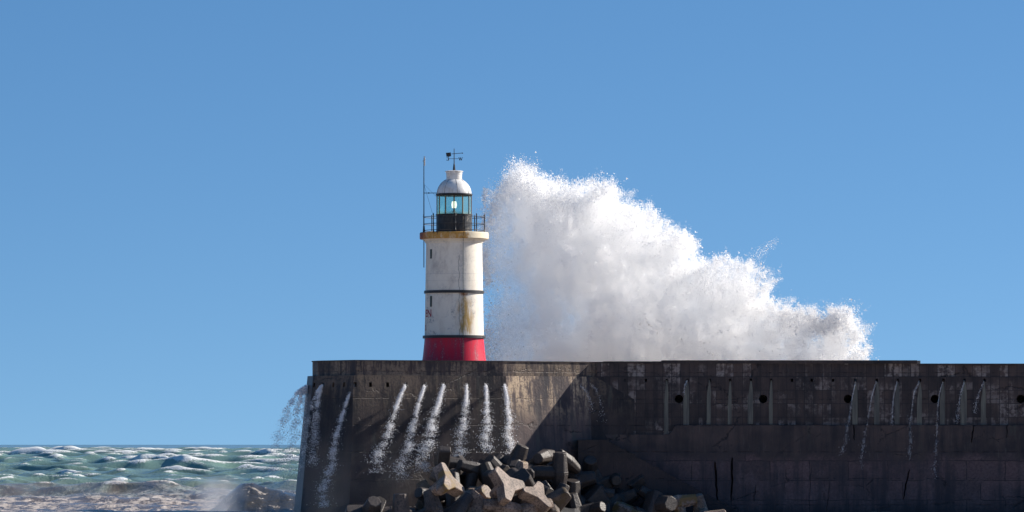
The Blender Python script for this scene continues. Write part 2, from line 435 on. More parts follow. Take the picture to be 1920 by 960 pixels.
def block_material(name, wet):
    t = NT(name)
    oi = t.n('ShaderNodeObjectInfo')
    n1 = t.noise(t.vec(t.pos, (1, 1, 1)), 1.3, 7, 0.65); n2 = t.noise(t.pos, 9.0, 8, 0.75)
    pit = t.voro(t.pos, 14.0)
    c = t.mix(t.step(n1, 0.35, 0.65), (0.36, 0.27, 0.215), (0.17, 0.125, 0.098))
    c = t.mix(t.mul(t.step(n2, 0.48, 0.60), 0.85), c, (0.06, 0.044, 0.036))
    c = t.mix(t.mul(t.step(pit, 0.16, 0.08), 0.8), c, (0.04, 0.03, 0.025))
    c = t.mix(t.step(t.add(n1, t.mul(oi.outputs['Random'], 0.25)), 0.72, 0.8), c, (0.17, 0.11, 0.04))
    c = t.mix(wet, c, (0.022, 0.020, 0.021))  # one darkening for both wet concrete and painted shade
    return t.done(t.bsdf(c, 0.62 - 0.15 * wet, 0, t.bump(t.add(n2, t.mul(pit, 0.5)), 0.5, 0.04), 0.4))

M = {}
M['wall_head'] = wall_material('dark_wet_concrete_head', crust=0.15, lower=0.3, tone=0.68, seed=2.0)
M['wall_sun'] = wall_material('sunlit_crusted_concrete', crust=1.0, lower=0.2, tone=1.6, seed=5.0)  # brightened copy of the head wall: real crust plus painted sunlight
M['wall_wet'] = wall_material('streaming_wet_concrete', tone=1.3, seed=9.0, gloss=1)
M['wall_upper'] = wall_material('panelled_concrete', panels=0.75, tone=0.95, seed=1.0, panel_h=0.79, panel_z=8.26)
M['wall_lower'] = wall_material('stained_lower_concrete', lower=1.0, tone=1.15, seed=3.0)
M['parapet'] = wall_material('parapet_concrete', crust=0.35, tone=1.15, seed=8.0)
M['parapet_right'] = wall_material('panelled_parapet', panels=1.0, tone=1.1, seed=11.0, panel_h=0.81, panel_z=8.26)
M['coping'] = wall_material('coping_concrete', tone=0.9, seed=6.0)
M['deck'] = simple('deck_concrete', (0.22, 0.20, 0.18), 0.8, var=0.3, scale=1.2)
M['hollow'] = simple('hollow_dark', (0.015, 0.014, 0.016), 0.9)
M['tower'] = tower_material(); M['red'] = red_material(); M['gallery'] = gallery_material()
M['dome'] = dome_material(); M['drum'] = drum_material(); M['glass'] = glass_material()
M['black'] = simple('black_iron_paint', (0.016, 0.016, 0.019), 0.45, 0.0, 0.4)
M['bronze'] = simple('rusted_glazing_bar', (0.16, 0.10, 0.045), 0.5, 0.3, 0.5, 6)
M['letter'] = simple('dark_red_lettering', (0.35, 0.02, 0.045), 0.5)
M['slit'] = simple('slit_window_dark', (0.045, 0.055, 0.035), 0.35)
M['grey'] = simple('galvanised_grey', (0.34, 0.34, 0.34), 0.45, 0.4)
M['sea'] = water_material()
def bounce_surf_material():
    t = NT('bounce_light_surf'); n1 = t.noise(t.vec(t.pos, (1, 0.5, 1)), 0.12, 8, 0.65); n2 = t.noise(t.pos, 1.4, 8, 0.7)
    c = t.mix(t.step(t.add(n1, t.mul(t.sub(n2, 0.5), 0.5)), 0.30, 0.55), (0.30, 0.22, 0.15), (0.78, 0.70, 0.60))  # pale foam out of view, added to bounce warm sunlight onto the tower
    return t.done(t.bsdf(c, 0.8, 0, t.bump(n2, 0.4, 0.2), 0.3))
M['surf'] = bounce_surf_material()
M['spray'] = spray_material('white_spray')
M['cloud'] = cloud_material()
M['jet'] = spray_material('falling_water', (0.96, 0.96, 0.97), False, False, 0.3)
M['block_dry'] = block_material('pitted_dry_lit_concrete', 0.0)  # paler copy, sunlight put into the colour of dry blocks
M['block_mid'] = block_material('damp_half_shade_concrete', 0.68)
M['block_wet_shade'] = block_material('wet_shade_block_concrete', 0.86)  # darker copy, wet concrete plus shade put into the colour
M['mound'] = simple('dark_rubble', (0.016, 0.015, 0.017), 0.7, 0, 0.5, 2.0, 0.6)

def algae_material():
    t = NT('grey_green_slime'); n_ = t.noise(t.vec(t.pos, (6, 6, 0.5)), 1.0, 6, 0.6)
    c = t.mix(t.step(n_, 0.35, 0.68), (0.075, 0.073, 0.066), (0.17, 0.165, 0.13))
    return t.done(t.bsdf(c, 0.5, 0, t.bump(n_, 0.3, 0.02)))
M['algae'] = algae_material()

# ------------------------------------------------------------------ breakwater
bw = empty('breakwater', (10, 303, -1.5))
tag(bw, 'long dark wet concrete breakwater with drain holes carrying the lighthouse', 'breakwater')
bpy.context.view_layer.update()
def bw_part(name, bm, m, label=None, parent=bw, smooth=False):
    o = bobj(name, bm, m, None, smooth)
    o.parent = parent; o.matrix_parent_inverse = parent.matrix_world.inverted()
    if label: o['label'] = label
    return o

ZL, ZP = 8.26, 9.08                              # ledge and parapet top
D = P(1105, 0, 300).xy
def back_along(p, px_w, ang, Y):                 # step left along a face turned by ang
    dx = px_w / FPX * Y
    return Vector((p.x - dx, p.y - dx * math.tan(R(ang))))
Cc = back_along(D, 157, 34, 299); Bc = back_along(Cc, 283, 22, 295); Ac = back_along(Bc, 80, -50, 294)
Af = Ac; Ac = back_along(Af, 12, -74, 297); A2 = Ac + Vector((0.35, 4.0)); A3 = A2 + Vector((3.0, 6.5)); A4 = A3 + Vector((7, 2.5))
head = [tuple(Af), tuple(Bc), tuple(Cc), tuple(D), (D.x + 3, 300.2), (D.x + 3, 313), tuple(A4), tuple(A3), tuple(A2), tuple(Ac)]
BAT = 0.10
def bottom(poly, h, keep=()):
    o = offset(poly, BAT * h)
    return [poly[i] if i in keep else o[i] for i in range(len(poly))]
# one solid for the drum of the head, another for the sun-facing turn towards the long wall
bm = bmesh.new(); prism(bm, head, -2.0, ZL, bottom(head, ZL + 2, keep=(4, 5)))
headwall = bw_part('head_wall', bm, M['wall_head'])
headwall.data.materials.append(M['wall_sun']); headwall.data.materials.append(M['wall_wet'])
def face_dir(p, q):
    e = (Vector(q) - Vector(p)).normalized(); return e, Vector((e.y, -e.x))
def on_head(px, z):
    """where the sight line of column px meets the battered head wall at height z"""
    ring = offset(head, BAT * (ZL - z))
    k = (px - CX) / FPX
    for i in range(3):
        a, b = Vector(ring[i]), Vector(ring[i + 1])
        # point a + s(b-a) with x = k*y
        den = (b.x - a.x) - k * (b.y - a.y)
        s_ = (k * a.y - a.x) / den
        if -0.01 <= s_ <= 1.01 or i == 2:
            p = a + (b - a) * s_
            return p, (b - a).normalized(), i
# weep holes
head_holes = [578, 589, 605, 625, 645, 666, 695, 727, 761, 797, 833, 876, 912, 947]
cb = bmesh.new()
for px in head_holes:
    p, e, i = on_head(px, 7.72)
    ang = math.atan2(e.y, e.x)
    mat = Matrix.Translation((p.x, p.y, 7.72)) @ Matrix.Rotation(ang, 4, 'Z')
    box(cb, (-0.085, -0.5, -0.13), (0.085, 0.9, 0.13), mat)
cut(headwall, cb)
for f in headwall.data.polygons:                 # sun-facing stretch: crusted concrete with sunlight put into its paler tone
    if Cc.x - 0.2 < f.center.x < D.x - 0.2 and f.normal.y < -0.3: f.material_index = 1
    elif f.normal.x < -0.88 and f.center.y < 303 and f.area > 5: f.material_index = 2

par = offset(head[:4] + head[4:], -0.28)
par_out = [par[i] if i not in (4, 5) else head[i] for i in range(len(par))]
par_out[3] = (D.x + 0.2, 300.28); par_out[4] = (D.x + 3, 300.28)
inner = offset(par_out, -0.55)
bm = bmesh.new()
n = len(par_out)
for i in range(n):                               # a ring of butted wall segments
    if i in (4,): continue
    j = (i + 1) % n
    q = [par_out[i], par_out[j], inner[j], inner[i]]
    prism(bm, q, ZL, ZP)
parapet = bw_part('head_parapet', bm, M['parapet'])
bm = bmesh.new()
cop_o = offset(par_out, 0.05); cop_i = offset(inner, -0.04)
for i in range(n):
    if i in (4,): continue
    j = (i + 1) % n
    prism(bm, [cop_o[i], cop_o[j], cop_i[j], cop_i[i]], ZP + 0.002, ZP + 0.06)
bw_part('parapet_coping', bm, M['coping'])
bm = bmesh.new(); prism(bm, offset(inner, 0.01), ZL - 0.3, 8.12); bw_part('deck', bm, M['deck'])

# long right-hand wall
X1 = 62.0
def RY(x): return 300.0 + (x - D.x) * math.tan(R(1.0))
zs = 5.43
right = bmesh.new()
prism(right, [(D.x - 0.9, RY(D.x) + 0.001), (X1, RY(X1)), (X1, RY(X1) + 11), (D.x - 0.9, 311)], zs - 0.75, ZL,
      [(D.x - 0.9, RY(D.x) - 0.05), (X1, RY(X1) - 0.05), (X1, RY(X1) + 11), (D.x - 0.9, 311)])
upper = bw_part('upper_wall', right, M['wall_upper'])
cb = bmesh.new()
for px in (1273, 1431, 1590, 1753, 1914, 2072, 2230):
    c = P(px, 748, RY(P(px, 0, 301).x)); q = bmesh.new()
    tube(cb, (c.x, c.y - 1.0, c.z), (c.x, c.y + 1.6, c.z), 0.25, 24); q.free()
right_holes = [1172, 1211, 1250, 1289, 1331, 1369, 1408, 1446, 1485, 1522, 1562, 1604, 1644, 1683, 1725, 1769, 1808, 1846]
for px in right_holes:
    c = P(px, 713, RY(P(px, 0, 301).x)); box(cb, (c.x - 0.07, c.y - 0.8, c.z - 0.09), (c.x + 0.07, c.y + 0.9, c.z + 0.09))
cut(upper, cb)
# lower wall, one step proud, with a ragged broken ledge
lw = bmesh.new()
xs = np.linspace(D.x + 0.9, X1, 150)
def ledge_z(x):
    px = CX + x / 301 * FPX
    if px < 1262: return 4.87
    return zs + 0.02 * mnoise.noise((x * 1.3, 0, 4))
top_f, bot_f, top_b, bot_b = [], [], [], []
for x in xs:
    z = ledge_z(x); y = RY(x)
    jit = 0.04 * mnoise.noise((x * 0.9, 3, 0))
    top_f.append(lw.verts.new((x, y - 0.30 + jit, z))); bot_f.append(lw.verts.new((x, y - 0.55 + jit, -2.0)))
    top_b.append(lw.verts.new((x, y + 9, z - 0.02))); bot_b.append(lw.verts.new((x, y + 9, -2)))
for i in range(len(xs) - 1):
    lw.faces.new((bot_f[i], bot_f[i + 1], top_f[i + 1], top_f[i])); lw.faces.new((top_f[i], top_f[i + 1], top_b[i + 1], top_b[i]))
    lw.faces.new((bot_b[i], top_b[i], top_b[i + 1], bot_b[i + 1])); lw.faces.new((bot_f[i], bot_b[i], bot_b[i + 1], bot_f[i + 1]))
lw.faces.new((bot_f[0], top_f[0], top_b[0], bot_b[0])); lw.faces.new((bot_f[-1], bot_b[-1], top_b[-1], top_f[-1]))
lower = bw_part('lower_wall', lw, M['wall_lower'])
# washed-out gullies in the lower wall
gullies = ((1341, 866, 1344, 937, .17), (1373, 858, 1371, 938, .15), (1600, 793, 1601, 825, .10), (1706, 793, 1704, 822, .14),
           (1704, 880, 1692, 937, .12), (1825, 793, 1821, 830, .12), (1887, 793, 1887, 820, .06), (1556, 905, 1549, 960, .04), (1418, 908, 1412, 940, .05), (1520, 872, 1516, 942, .03))
cb = bmesh.new()
for (pa, ya, pb, yb, wd) in gullies:
    L, Rr = [], []
    for k in range(9):
        t_ = k / 8; c = P(pa + (pb - pa) * t_, ya + (yb - ya) * t_, RY(P(pa, 0, 301).x)); w_ = wd * (0.35 + 0.65 * math.sin(math.pi * (0.12 + 0.8 * t_))) * random.uniform(.8, 1.2)
        j_ = random.uniform(-.04, .04)
        L.append((c.x - w_ * .42 + j_, c.z)); Rr.append((c.x + w_ * .42 + j_, c.z))
    ring = L + Rr[::-1]
    y0_, y1_ = RY(L[0][0]) - 1.2, RY(L[0][0]) + 0.35
    a_ = [cb.verts.new((x, y0_, z)) for x, z in ring]; b_ = [cb.verts.new((x, y1_, z)) for x, z in ring]
    n_ = len(ring)
    for k in range(n_): cb.faces.new((a_[k], a_[(k + 1) % n_], b_[(k + 1) % n_], b_[k]))
    for k in range(8):
        cb.faces.new((a_[k], a_[k + 1], a_[n_ - 2 - k], a_[n_ - 1 - k])); cb.faces.new((b_[k], b_[k + 1], b_[n_ - 2 - k], b_[n_ - 1 - k]))
cut(lower, cb)

# right parapet, coping slab, its blocks
pr = bmesh.new(); prism(pr, [(D.x + 0.45, RY(D.x) + 0.10), (X1, RY(X1) + 0.10), (X1, RY(X1) + 0.75), (D.x + 0.45, 300.75)], ZL + 0.001, ZP - 0.04)
bw_part('long_parapet', pr, M['parapet_right'])
def slab(name, pa, pb, ya, yb, m, label=None):
    a = P(pa, ya, 300.2); b = P(pb, yb, 300.3)
    q = bmesh.new(); box(q, (a.x, RY(a.x) + 0.02, min(a.z, b.z)), (b.x, RY(a.x) + 0.85, max(a.z, b.z)))
    return bw_part(name, q, m, label)
slab('coping_slab', 1131, 1240, 677.5, 681.8, M['coping']); slab('coping_slab', 1240.5, 1719, 675.5, 681.8, M['coping'])
slab('coping_slab', 1719.2, 1726, 676, 682, M['deck'], 'pale sunlit end block of the coping')
slab('coping_slab', 1726.3, 1906, 682.4, 685, M['coping'])
slab('patch_block', 1584, 1590, 677.5, 683.5, M['deck'])

# slime runs below the drain holes of the long wall
for px, wpx, top, bot, lean in ((1250, 8, 713, 814, 0), (1288, 11, 714, 797, 0), (1330, 8, 712, 796, 0), (1369, 7, 714, 796, 0), (1408, 10, 714, 795, 0),
                          (1446, 7, 713, 796, 0), (1604, 10, 716, 796, 0), (1645, 10, 716, 796, 0), (1683, 9, 718, 796, 0), (1725, 9, 718, 797, 0),
                          (1768, 9, 716, 797, 0), (1808, 12, 716, 797, 0), (1845, 9, 717, 797, 0), (1107, 5, 712, 745, 0)):
    q = bmesh.new(); L, Rr = [], []
    for k in range(9):
        t_ = k / 8; py = top + (bot - top) * t_
        c = P(px, py, RY(P(px, 0, 301).x))
        wl = wpx / 32 / 2 * min(1, 0.15 + 2.0 * t_) ; wr = wpx / 32 / 2 * min(1, 0.3 + 3.5 * t_)
        yy = c.y - 0.05 * (ZL - c.z) / 3.2 - 0.018
        L.append((c.x - wl * 1.25 + random.uniform(-.01, .01), yy, c.z)); Rr.append((c.x + wr * 0.75, yy, c.z))
    lv = [q.verts.new(v) for v in L]; rv = [q.verts.new(v) for v in Rr]
    for k in range(8): q.faces.new((lv[k], lv[k + 1], rv[k + 1], rv[k]))
    r_ = bmesh.ops.extrude_face_region(q, geom=q.faces[:])
    for v in [g for g in r_['geom'] if isinstance(g, bmesh.types.BMVert)]: v.co.y += 0.03
    bw_part('slime_run', q, M['algae'])

# stair running down along the wall above the blocks
st = bmesh.new()
p0 = P(1084, 824, 298.2); p1 = P(1142, 824, 298.2)
box(st, (p0.x, 298.32, -1), (p1.x - 0.003, 299.65, p0.z - 0.02))
nst = 44; q0 = P(1142, 826, 298); q1 = P(1380, 955, 298)
for k in range(nst):
    xa = q0.x + (q1.x - q0.x) * k / nst; xb = q0.x + (q1.x - q0.x) * (k + 1) / nst
    z = q0.z + (q1.z - q0.z) * (k + 1) / nst + 0.12 * mnoise.noise((k * .7, 0, 2))
    box(st, (xa + 0.002, 298.3 + 0.0005 * k, -1.2), (xb + 0.001, 299.65, z))
bw_part('stair', st, M['wall_head'])

# ------------------------------------------------------------------ lighthouse
LY = 304.0; SC = FPX / LY
lx = (851.5 - CX) / FPX * LY
def lz(py): return CZ + (HY - py) / SC - 8.12
lh = empty('lighthouse', (lx, LY, 8.12))
tag(lh, 'white lighthouse with red base, black bands and glazed lantern', 'lighthouse')
bpy.context.view_layer.update()
def lp(name, prof, m, smooth=True, seg=64, parent=lh, label=None):
    bm = bmesh.new(); lathe(bm, prof, seg); o = bobj(name, bm, m, parent, smooth)
    if smooth:
        md = None
        o.data.set_sharp_from_angle(angle=R(35))
    if label: o['label'] = label
    return o
def r_(px): return px / SC
redp = [(r_(63.5), 0.0), (r_(61.5), lz(690)), (r_(60), lz(677)), (r_(58.2), lz(664)), (r_(57), lz(652)), (r_(56), lz(642)), (r_(55.6), lz(634))]
lp('red_base', redp, M['red'])
shaft = [(r_(55.4), lz(632)), (r_(55), lz(610)), (r_(54.4), lz(580)), (r_(54), lz(548)), (r_(53.4), lz(515)), (r_(52.8), lz(480)), (r_(52.5), lz(456))]
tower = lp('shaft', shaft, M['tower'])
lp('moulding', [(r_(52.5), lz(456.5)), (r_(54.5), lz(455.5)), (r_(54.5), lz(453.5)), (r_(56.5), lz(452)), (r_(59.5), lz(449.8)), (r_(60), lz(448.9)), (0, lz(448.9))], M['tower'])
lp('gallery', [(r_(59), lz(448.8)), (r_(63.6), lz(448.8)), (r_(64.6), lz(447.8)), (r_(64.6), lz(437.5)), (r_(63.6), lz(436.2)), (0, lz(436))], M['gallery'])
for a, b, rr in ((545.3, 550.4, 56.5), (629.4, 634.6, 59)):
    lp('black_band', [(r_(52), lz(b)), (r_(rr), lz(b)), (r_(rr), lz(a)), (r_(52), lz(a))], M['black'], True)
lp('lantern_drum', [(r_(34.3), lz(436)), (r_(34.3), lz(433.5)), (r_(33.6), lz(433)), (r_(33.6), lz(404)), (r_(34.6), lz(403)), (r_(34.6), lz(401.8)), (r_(30), lz(401.8))], M['drum'])
NG = 12
gl = lp('lantern_glass', [(r_(32), lz(402)), (r_(32), lz(366))], M['glass'], False, NG)
for k in range(NG):
    a = 2 * math.pi * k / NG; bm = bmesh.new()
    tube(bm, (r_(32.1) * math.cos(a), r_(32.1) * math.sin(a), lz(402)), (r_(32.1) * math.cos(a), r_(32.1) * math.sin(a), lz(366)), 0.032, 6)
    bobj('glazing_bar', bm, M['bronze'], gl)
# lamp
bm = bmesh.new()
lathe(bm, [(0, lz(396.5)), (0.05, lz(396.5)), (0.05, lz(390)), (0.12, lz(389.6)), (0.12, lz(388.6))], 16)
for k in range(3):
    a = 2 * math.pi * k / 3 + .4; tube(bm, (0.2 * math.cos(a), 0.2 * math.sin(a), lz(401.5)), (0, 0, lz(392)), 0.018, 6)
lathe(bm, [(0, lz(403.5)), (r_(30.5), lz(403.5)), (r_(30.5), lz(402.2)), (0, lz(402.2))], 32)
bobj('lamp_stand', bm, M['black'], lh)
lm = NT('lamp_lens'); e = lm.n('ShaderNodeEmission'); e.inputs[0].default_value = (1, 0.93, 0.8, 1); e.inputs[1].default_value = 1.2
lm.done(e.outputs[0])
lp('lamp', [(0, lz(390.5)), (0.13, lz(390)), (0.16, lz(384)), (0.13, lz(378)), (0, lz(377))], lm.m, True, 20)
lp('eave_ring', [(r_(29.5), lz(367.5)), (r_(33.4), lz(367.5)), (r_(34.6), lz(365.8)), (r_(34.6), lz(363.8)), (r_(32), lz(362.8))], M['black'])
dome = [(r_(32.6 * math.cos(t_) if t_ < 1.0 else 32.6 * math.cos(t_)), lz(364) + (r_(30.8)) * math.sin(t_)) for t_ in np.linspace(0, math.acos(15.4 / 32.6), 14)]
dm = lp('dome', dome, M['dome'])
for k in range(8):                               # standing seams of the dome
    a = 2 * math.pi * k / 8 + R(-78)
    pts = [(r * 1.004 * math.cos(a), r * 1.004 * math.sin(a), z) for r, z in dome]
    bm = bmesh.new(); polytube(bm, pts, 0.012, 5); bobj('seam', bm, M['deck'], dm)
lp('vent_drum', [(r_(14.6), lz(337.5)), (r_(14.6), lz(328)), (r_(15.0), lz(327.6)), (r_(15.4), lz(322.6)), (r_(17.0), lz(322.2)), (r_(17.0), lz(321)), (r_(13), lz(319.9)), (0, lz(319.2))], M['dome'], label='ventilator drum on top of the dome')
# weather vane
vane = empty('weather_vane', (0, 0, lz(320))); vane.parent = lh
bpy.context.view_layer.update()
def vz(py): return (320 - py) / SC
bm = bmesh.new(); lathe(bm, [(0.085, 0), (0.05, vz(309)), (0.028, vz(306)), (0.02, vz(279)), (0, vz(278))], 10)
bobj('rod', bm, M['black'], vane)
bm = bmesh.new(); tube(bm, (r_(-5), 0, vz(288.6)), (r_(15), -0.02, vz(287.0)), 0.018, 6)
lathe(bm, [(0, vz(288.6)), (0.05, vz(287.2)), (0, vz(285.8))], 10, r_(15.5), -0.02)
lathe(bm, [(0, vz(290)), (0.045, vz(288.4)), (0, vz(287))], 10)
v = [(-15.5, 286.5), (-6.2, 285.8), (-5.6, 292.6), (-11.6, 294.6), (-12, 293.6), (-14.2, 294.2), (-14.8, 291)]
fr = [bm.verts.new((r_(a), -0.012, vz(b))) for a, b in v]; bk = [bm.verts.new((r_(a), 0.012, vz(b))) for a, b in v]
bm.faces.new(fr); bm.faces.new(bk[::-1])
for i in range(len(v)): bm.faces.new((fr[i], fr[(i + 1) % len(v)], bk[(i + 1) % len(v)], bk[i]))
bobj('arrow', bm, M['black'], vane)
bm = bmesh.new(); tube(bm, (r_(-9.5), 0, vz(297.6)), (r_(8.5), 0, vz(297.6)), 0.014, 6); tube(bm, (0, r_(-9), vz(297.6)), (0, r_(9), vz(297.6)), 0.014, 6)
bobj('cross_arms', bm, M['black'], vane)
def strokes(name, segs, cx, cz, w_, h_, th, parent, m, y=0.0):
    bm = bmesh.new()
    for (x0, z0, x1, z1, k) in segs:
        tube(bm, (cx + x0 * w_, y, cz + z0 * h_), (cx + x1 * w_, y, cz + z1 * h_), th * k, 6)
    return bobj(name, bm, m, parent)
strokes('letter_w', [(-.5, .5, -.22, -.5, 1.2), (-.22, -.5, 0, .5, .7), (0, .5, .22, -.5, 1.2), (.22, -.5, .5, .5, .7), (-.62, .5, -.36, .5, .5), (-.12, .5, .12, .5, .5), (.38, .5, .62, .5, .5)],
        r_(12.2), vz(298), r_(6.6), r_(5.6), 0.022, vane, M['black'])
strokes('letter_e', [(.3, -.5, .3, .5, 1.2), (-.4, .5, .4, .5, .6), (-.45, -.5, .4, -.5, .7), (-.15, 0, .3, 0, .6), (-.4, .5, -.4, .25, .6), (-.45, -.5, -.45, -.22, .6)],
        r_(-11.8), vz(298), r_(5.2), r_(5.2), 0.022, vane, M['black'])
# the long thin mast clamped to the gallery
mast = empty('aerial_mast', (r_(-56.5), -0.35, lz(470))); mast.parent = lh
bpy.context.view_layer.update()
mz = lambda py: (470 - py) / SC
bm = bmesh.new(); tube(bm, (0, 0, mz(502)), (0, 0, mz(436)), 0.026, 8); tube(bm, (0, 0, mz(436)), (0, 0, mz(300)), 0.034, 8, 0.024)
tube(bm, (0, 0, mz(435)), (0, 0, mz(424)), 0.07, 8, 0.05)
bobj('pole', bm, M['black'], mast)
bm = bmesh.new(); tube(bm, (0.03, 0, mz(311)), (0.03, 0, mz(296)), 0.05, 10); tube(bm, (-0.08, 0, mz(302.5)), (0.05, 0, mz(302.5)), 0.02, 6); lathe(bm, [(0, mz(295.5)), (0.06, mz(294.4)), (0, mz(293.3))], 10, 0.03, 0)
bobj('sensor', bm, M['grey'], mast)
bm = bmesh.new(); tube(bm, (-0.03, 0, mz(362.5)), (r_(31), 0.25, mz(362)), 0.022, 6); tube(bm, (r_(31), .25, mz(364)), (r_(31), .25, mz(357)), 0.04, 6); tube(bm, (r_(9), .06, mz(363.6)), (r_(9), .06, mz(361)), 0.035, 6)
bobj('bracket', bm, M['black'], mast)
bm = bmesh.new(); tube(bm, (0, 0, mz(346)), (r_(17), .2, mz(404)), 0.007, 4); tube(bm, (0, 0, mz(346)), (r_(29), .9, mz(374)), 0.006, 4)
bobj('guy_wire', bm, M['black'], mast)
# railing: posts with ball finials, three rails
rail = empty('railing', (0, 0, lz(436))); rail.parent = lh
bpy.context.view_layer.update()
rz_ = lambda py: (436 - py) / SC
def post():
    q = bmesh.new(); lathe(q, [(0.055, 0), (0.055, .05), (0.032, .07), (0.032, .42), (.046, .45), (.032, .48), (.030, rz_(408)), (.046, rz_(407)), (.046, rz_(406)), (.022, rz_(405)), (.045, rz_(403.6)), (.03, rz_(402.4)), (0, rz_(400.6))], 10)
    return q
RR = r_(57)
pb = None
for k in range(8):
    a = R(45 * k + 3 + 90)
    if pb is None: pb = bobj('post', post(), M['black'], rail, True); o = pb
    else:
        o = pb.copy(); C.objects.link(o); o.parent = rail
    o.location = (RR * math.cos(a), RR * math.sin(a), 0)
for py in (407.2, 420.3, 432.5):
    bm = bmesh.new()
    pts = [(RR * math.cos(t_), RR * math.sin(t_), rz_(py)) for t_ in np.linspace(0, 2 * math.pi, 61)]
    polytube(bm, pts, 0.019, 5); bobj('rail', bm, M['black'], rail)
# slit windows
def slit(px, ya, yb, rad):
    a = math.asin((px - 851.5) / rad); rr = r_(rad)
    q = bmesh.new(); mat = Matrix.Rotation(a, 4, 'Z') @ Matrix.Translation((0, -rr, 0))
    fw = 0.075
    box(q, (-fw, -0.035, lz(yb)), (fw, 0.05, lz(ya)), mat)
    return bobj('slit_window', q, M['slit'], lh)
slit(809, 468.5, 486, 52.8); slit(809, 556, 576, 54.2)
# lettering wrapped round the shaft, its left part out of sight round the curve
def wrap_text(body, px_left, pyb, hpx, rad, name):
    cu = bpy.data.curves.new(name, 'FONT'); cu.body = body; cu.size = 1; cu.extrude = 0.0; cu.offset = 0.018
    to = bpy.data.objects.new(name, cu); C.objects.link(to)
    bpy.context.view_layer.update()
    me = bpy.data.meshes.new_from_object(to.evaluated_get(bpy.context.evaluated_depsgraph_get()))
    bpy.data.objects.remove(to)
    bm = bmesh.new(); bm.from_mesh(me); bpy.data.meshes.remove(me)
    bmesh.ops.subdivide_edges(bm, edges=bm.edges, cuts=2)
    bmesh.ops.triangulate(bm, faces=bm.faces)
    xs_ = [v.co.x for v in bm.verts]; ys_ = [v.co.y for v in bm.verts]; mxx = max(xs_); h = max(ys_) - min(ys_); mny = min(ys_)
    s = hpx / SC / h; rr = r_(rad) + 0.012
    aend = math.asin((px_left - 851.5) / rad)     # angle of the right edge of the word
    for v in bm.verts:
        a = aend - (mxx - v.co.x) * s / rr
        z = lz(pyb) + (v.co.y - mny) * s
        v.co = Vector((rr * math.sin(a), -rr * math.cos(a), z))
    return bobj(name, bm, M['letter'], lh, False, False)
wrap_text('EN', 809.6, 595, 14, 54.6, 'lettering'); wrap_text('2', 799.6, 620, 10, 55.2, 'lettering')
# conductor cable
bm = bmesh.new(); pts = []
for py in np.linspace(437, 676, 40):
    rad = np.interp(py, [436, 448, 449, 455, 548, 632, 655, 677], [65.4, 65.4, 60.5, 53.6, 55, 56.4, 58.4, 61]); a = math.asin(18.0 / rad) if py < 450 else math.asin(17.5 / rad)
    if 543 < py < 553: rad = 57.2
    if 627 < py < 637: rad = 59.7
    pts.append((r_(rad) * math.sin(a), -r_(rad) * math.cos(a), lz(py)))
polytube(bm, pts, 0.010, 5); bobj('conductor_cable', bm, M['slit'], lh)
# downpipe on the drum
bm = bmesh.new(); tube(bm, (r_(0), -r_(34.6), lz(435)), (r_(0), -r_(34.6), lz(403)), 0.03, 8); bobj('drum_pipe', bm, M['drum'], lh)
bm = bmesh.new(); tube(bm, (r_(20), -r_(29), lz(435)), (r_(20), -r_(29), lz(403)), 0.03, 8)
bobj('drum_pipe', bm, M['drum'], lh)

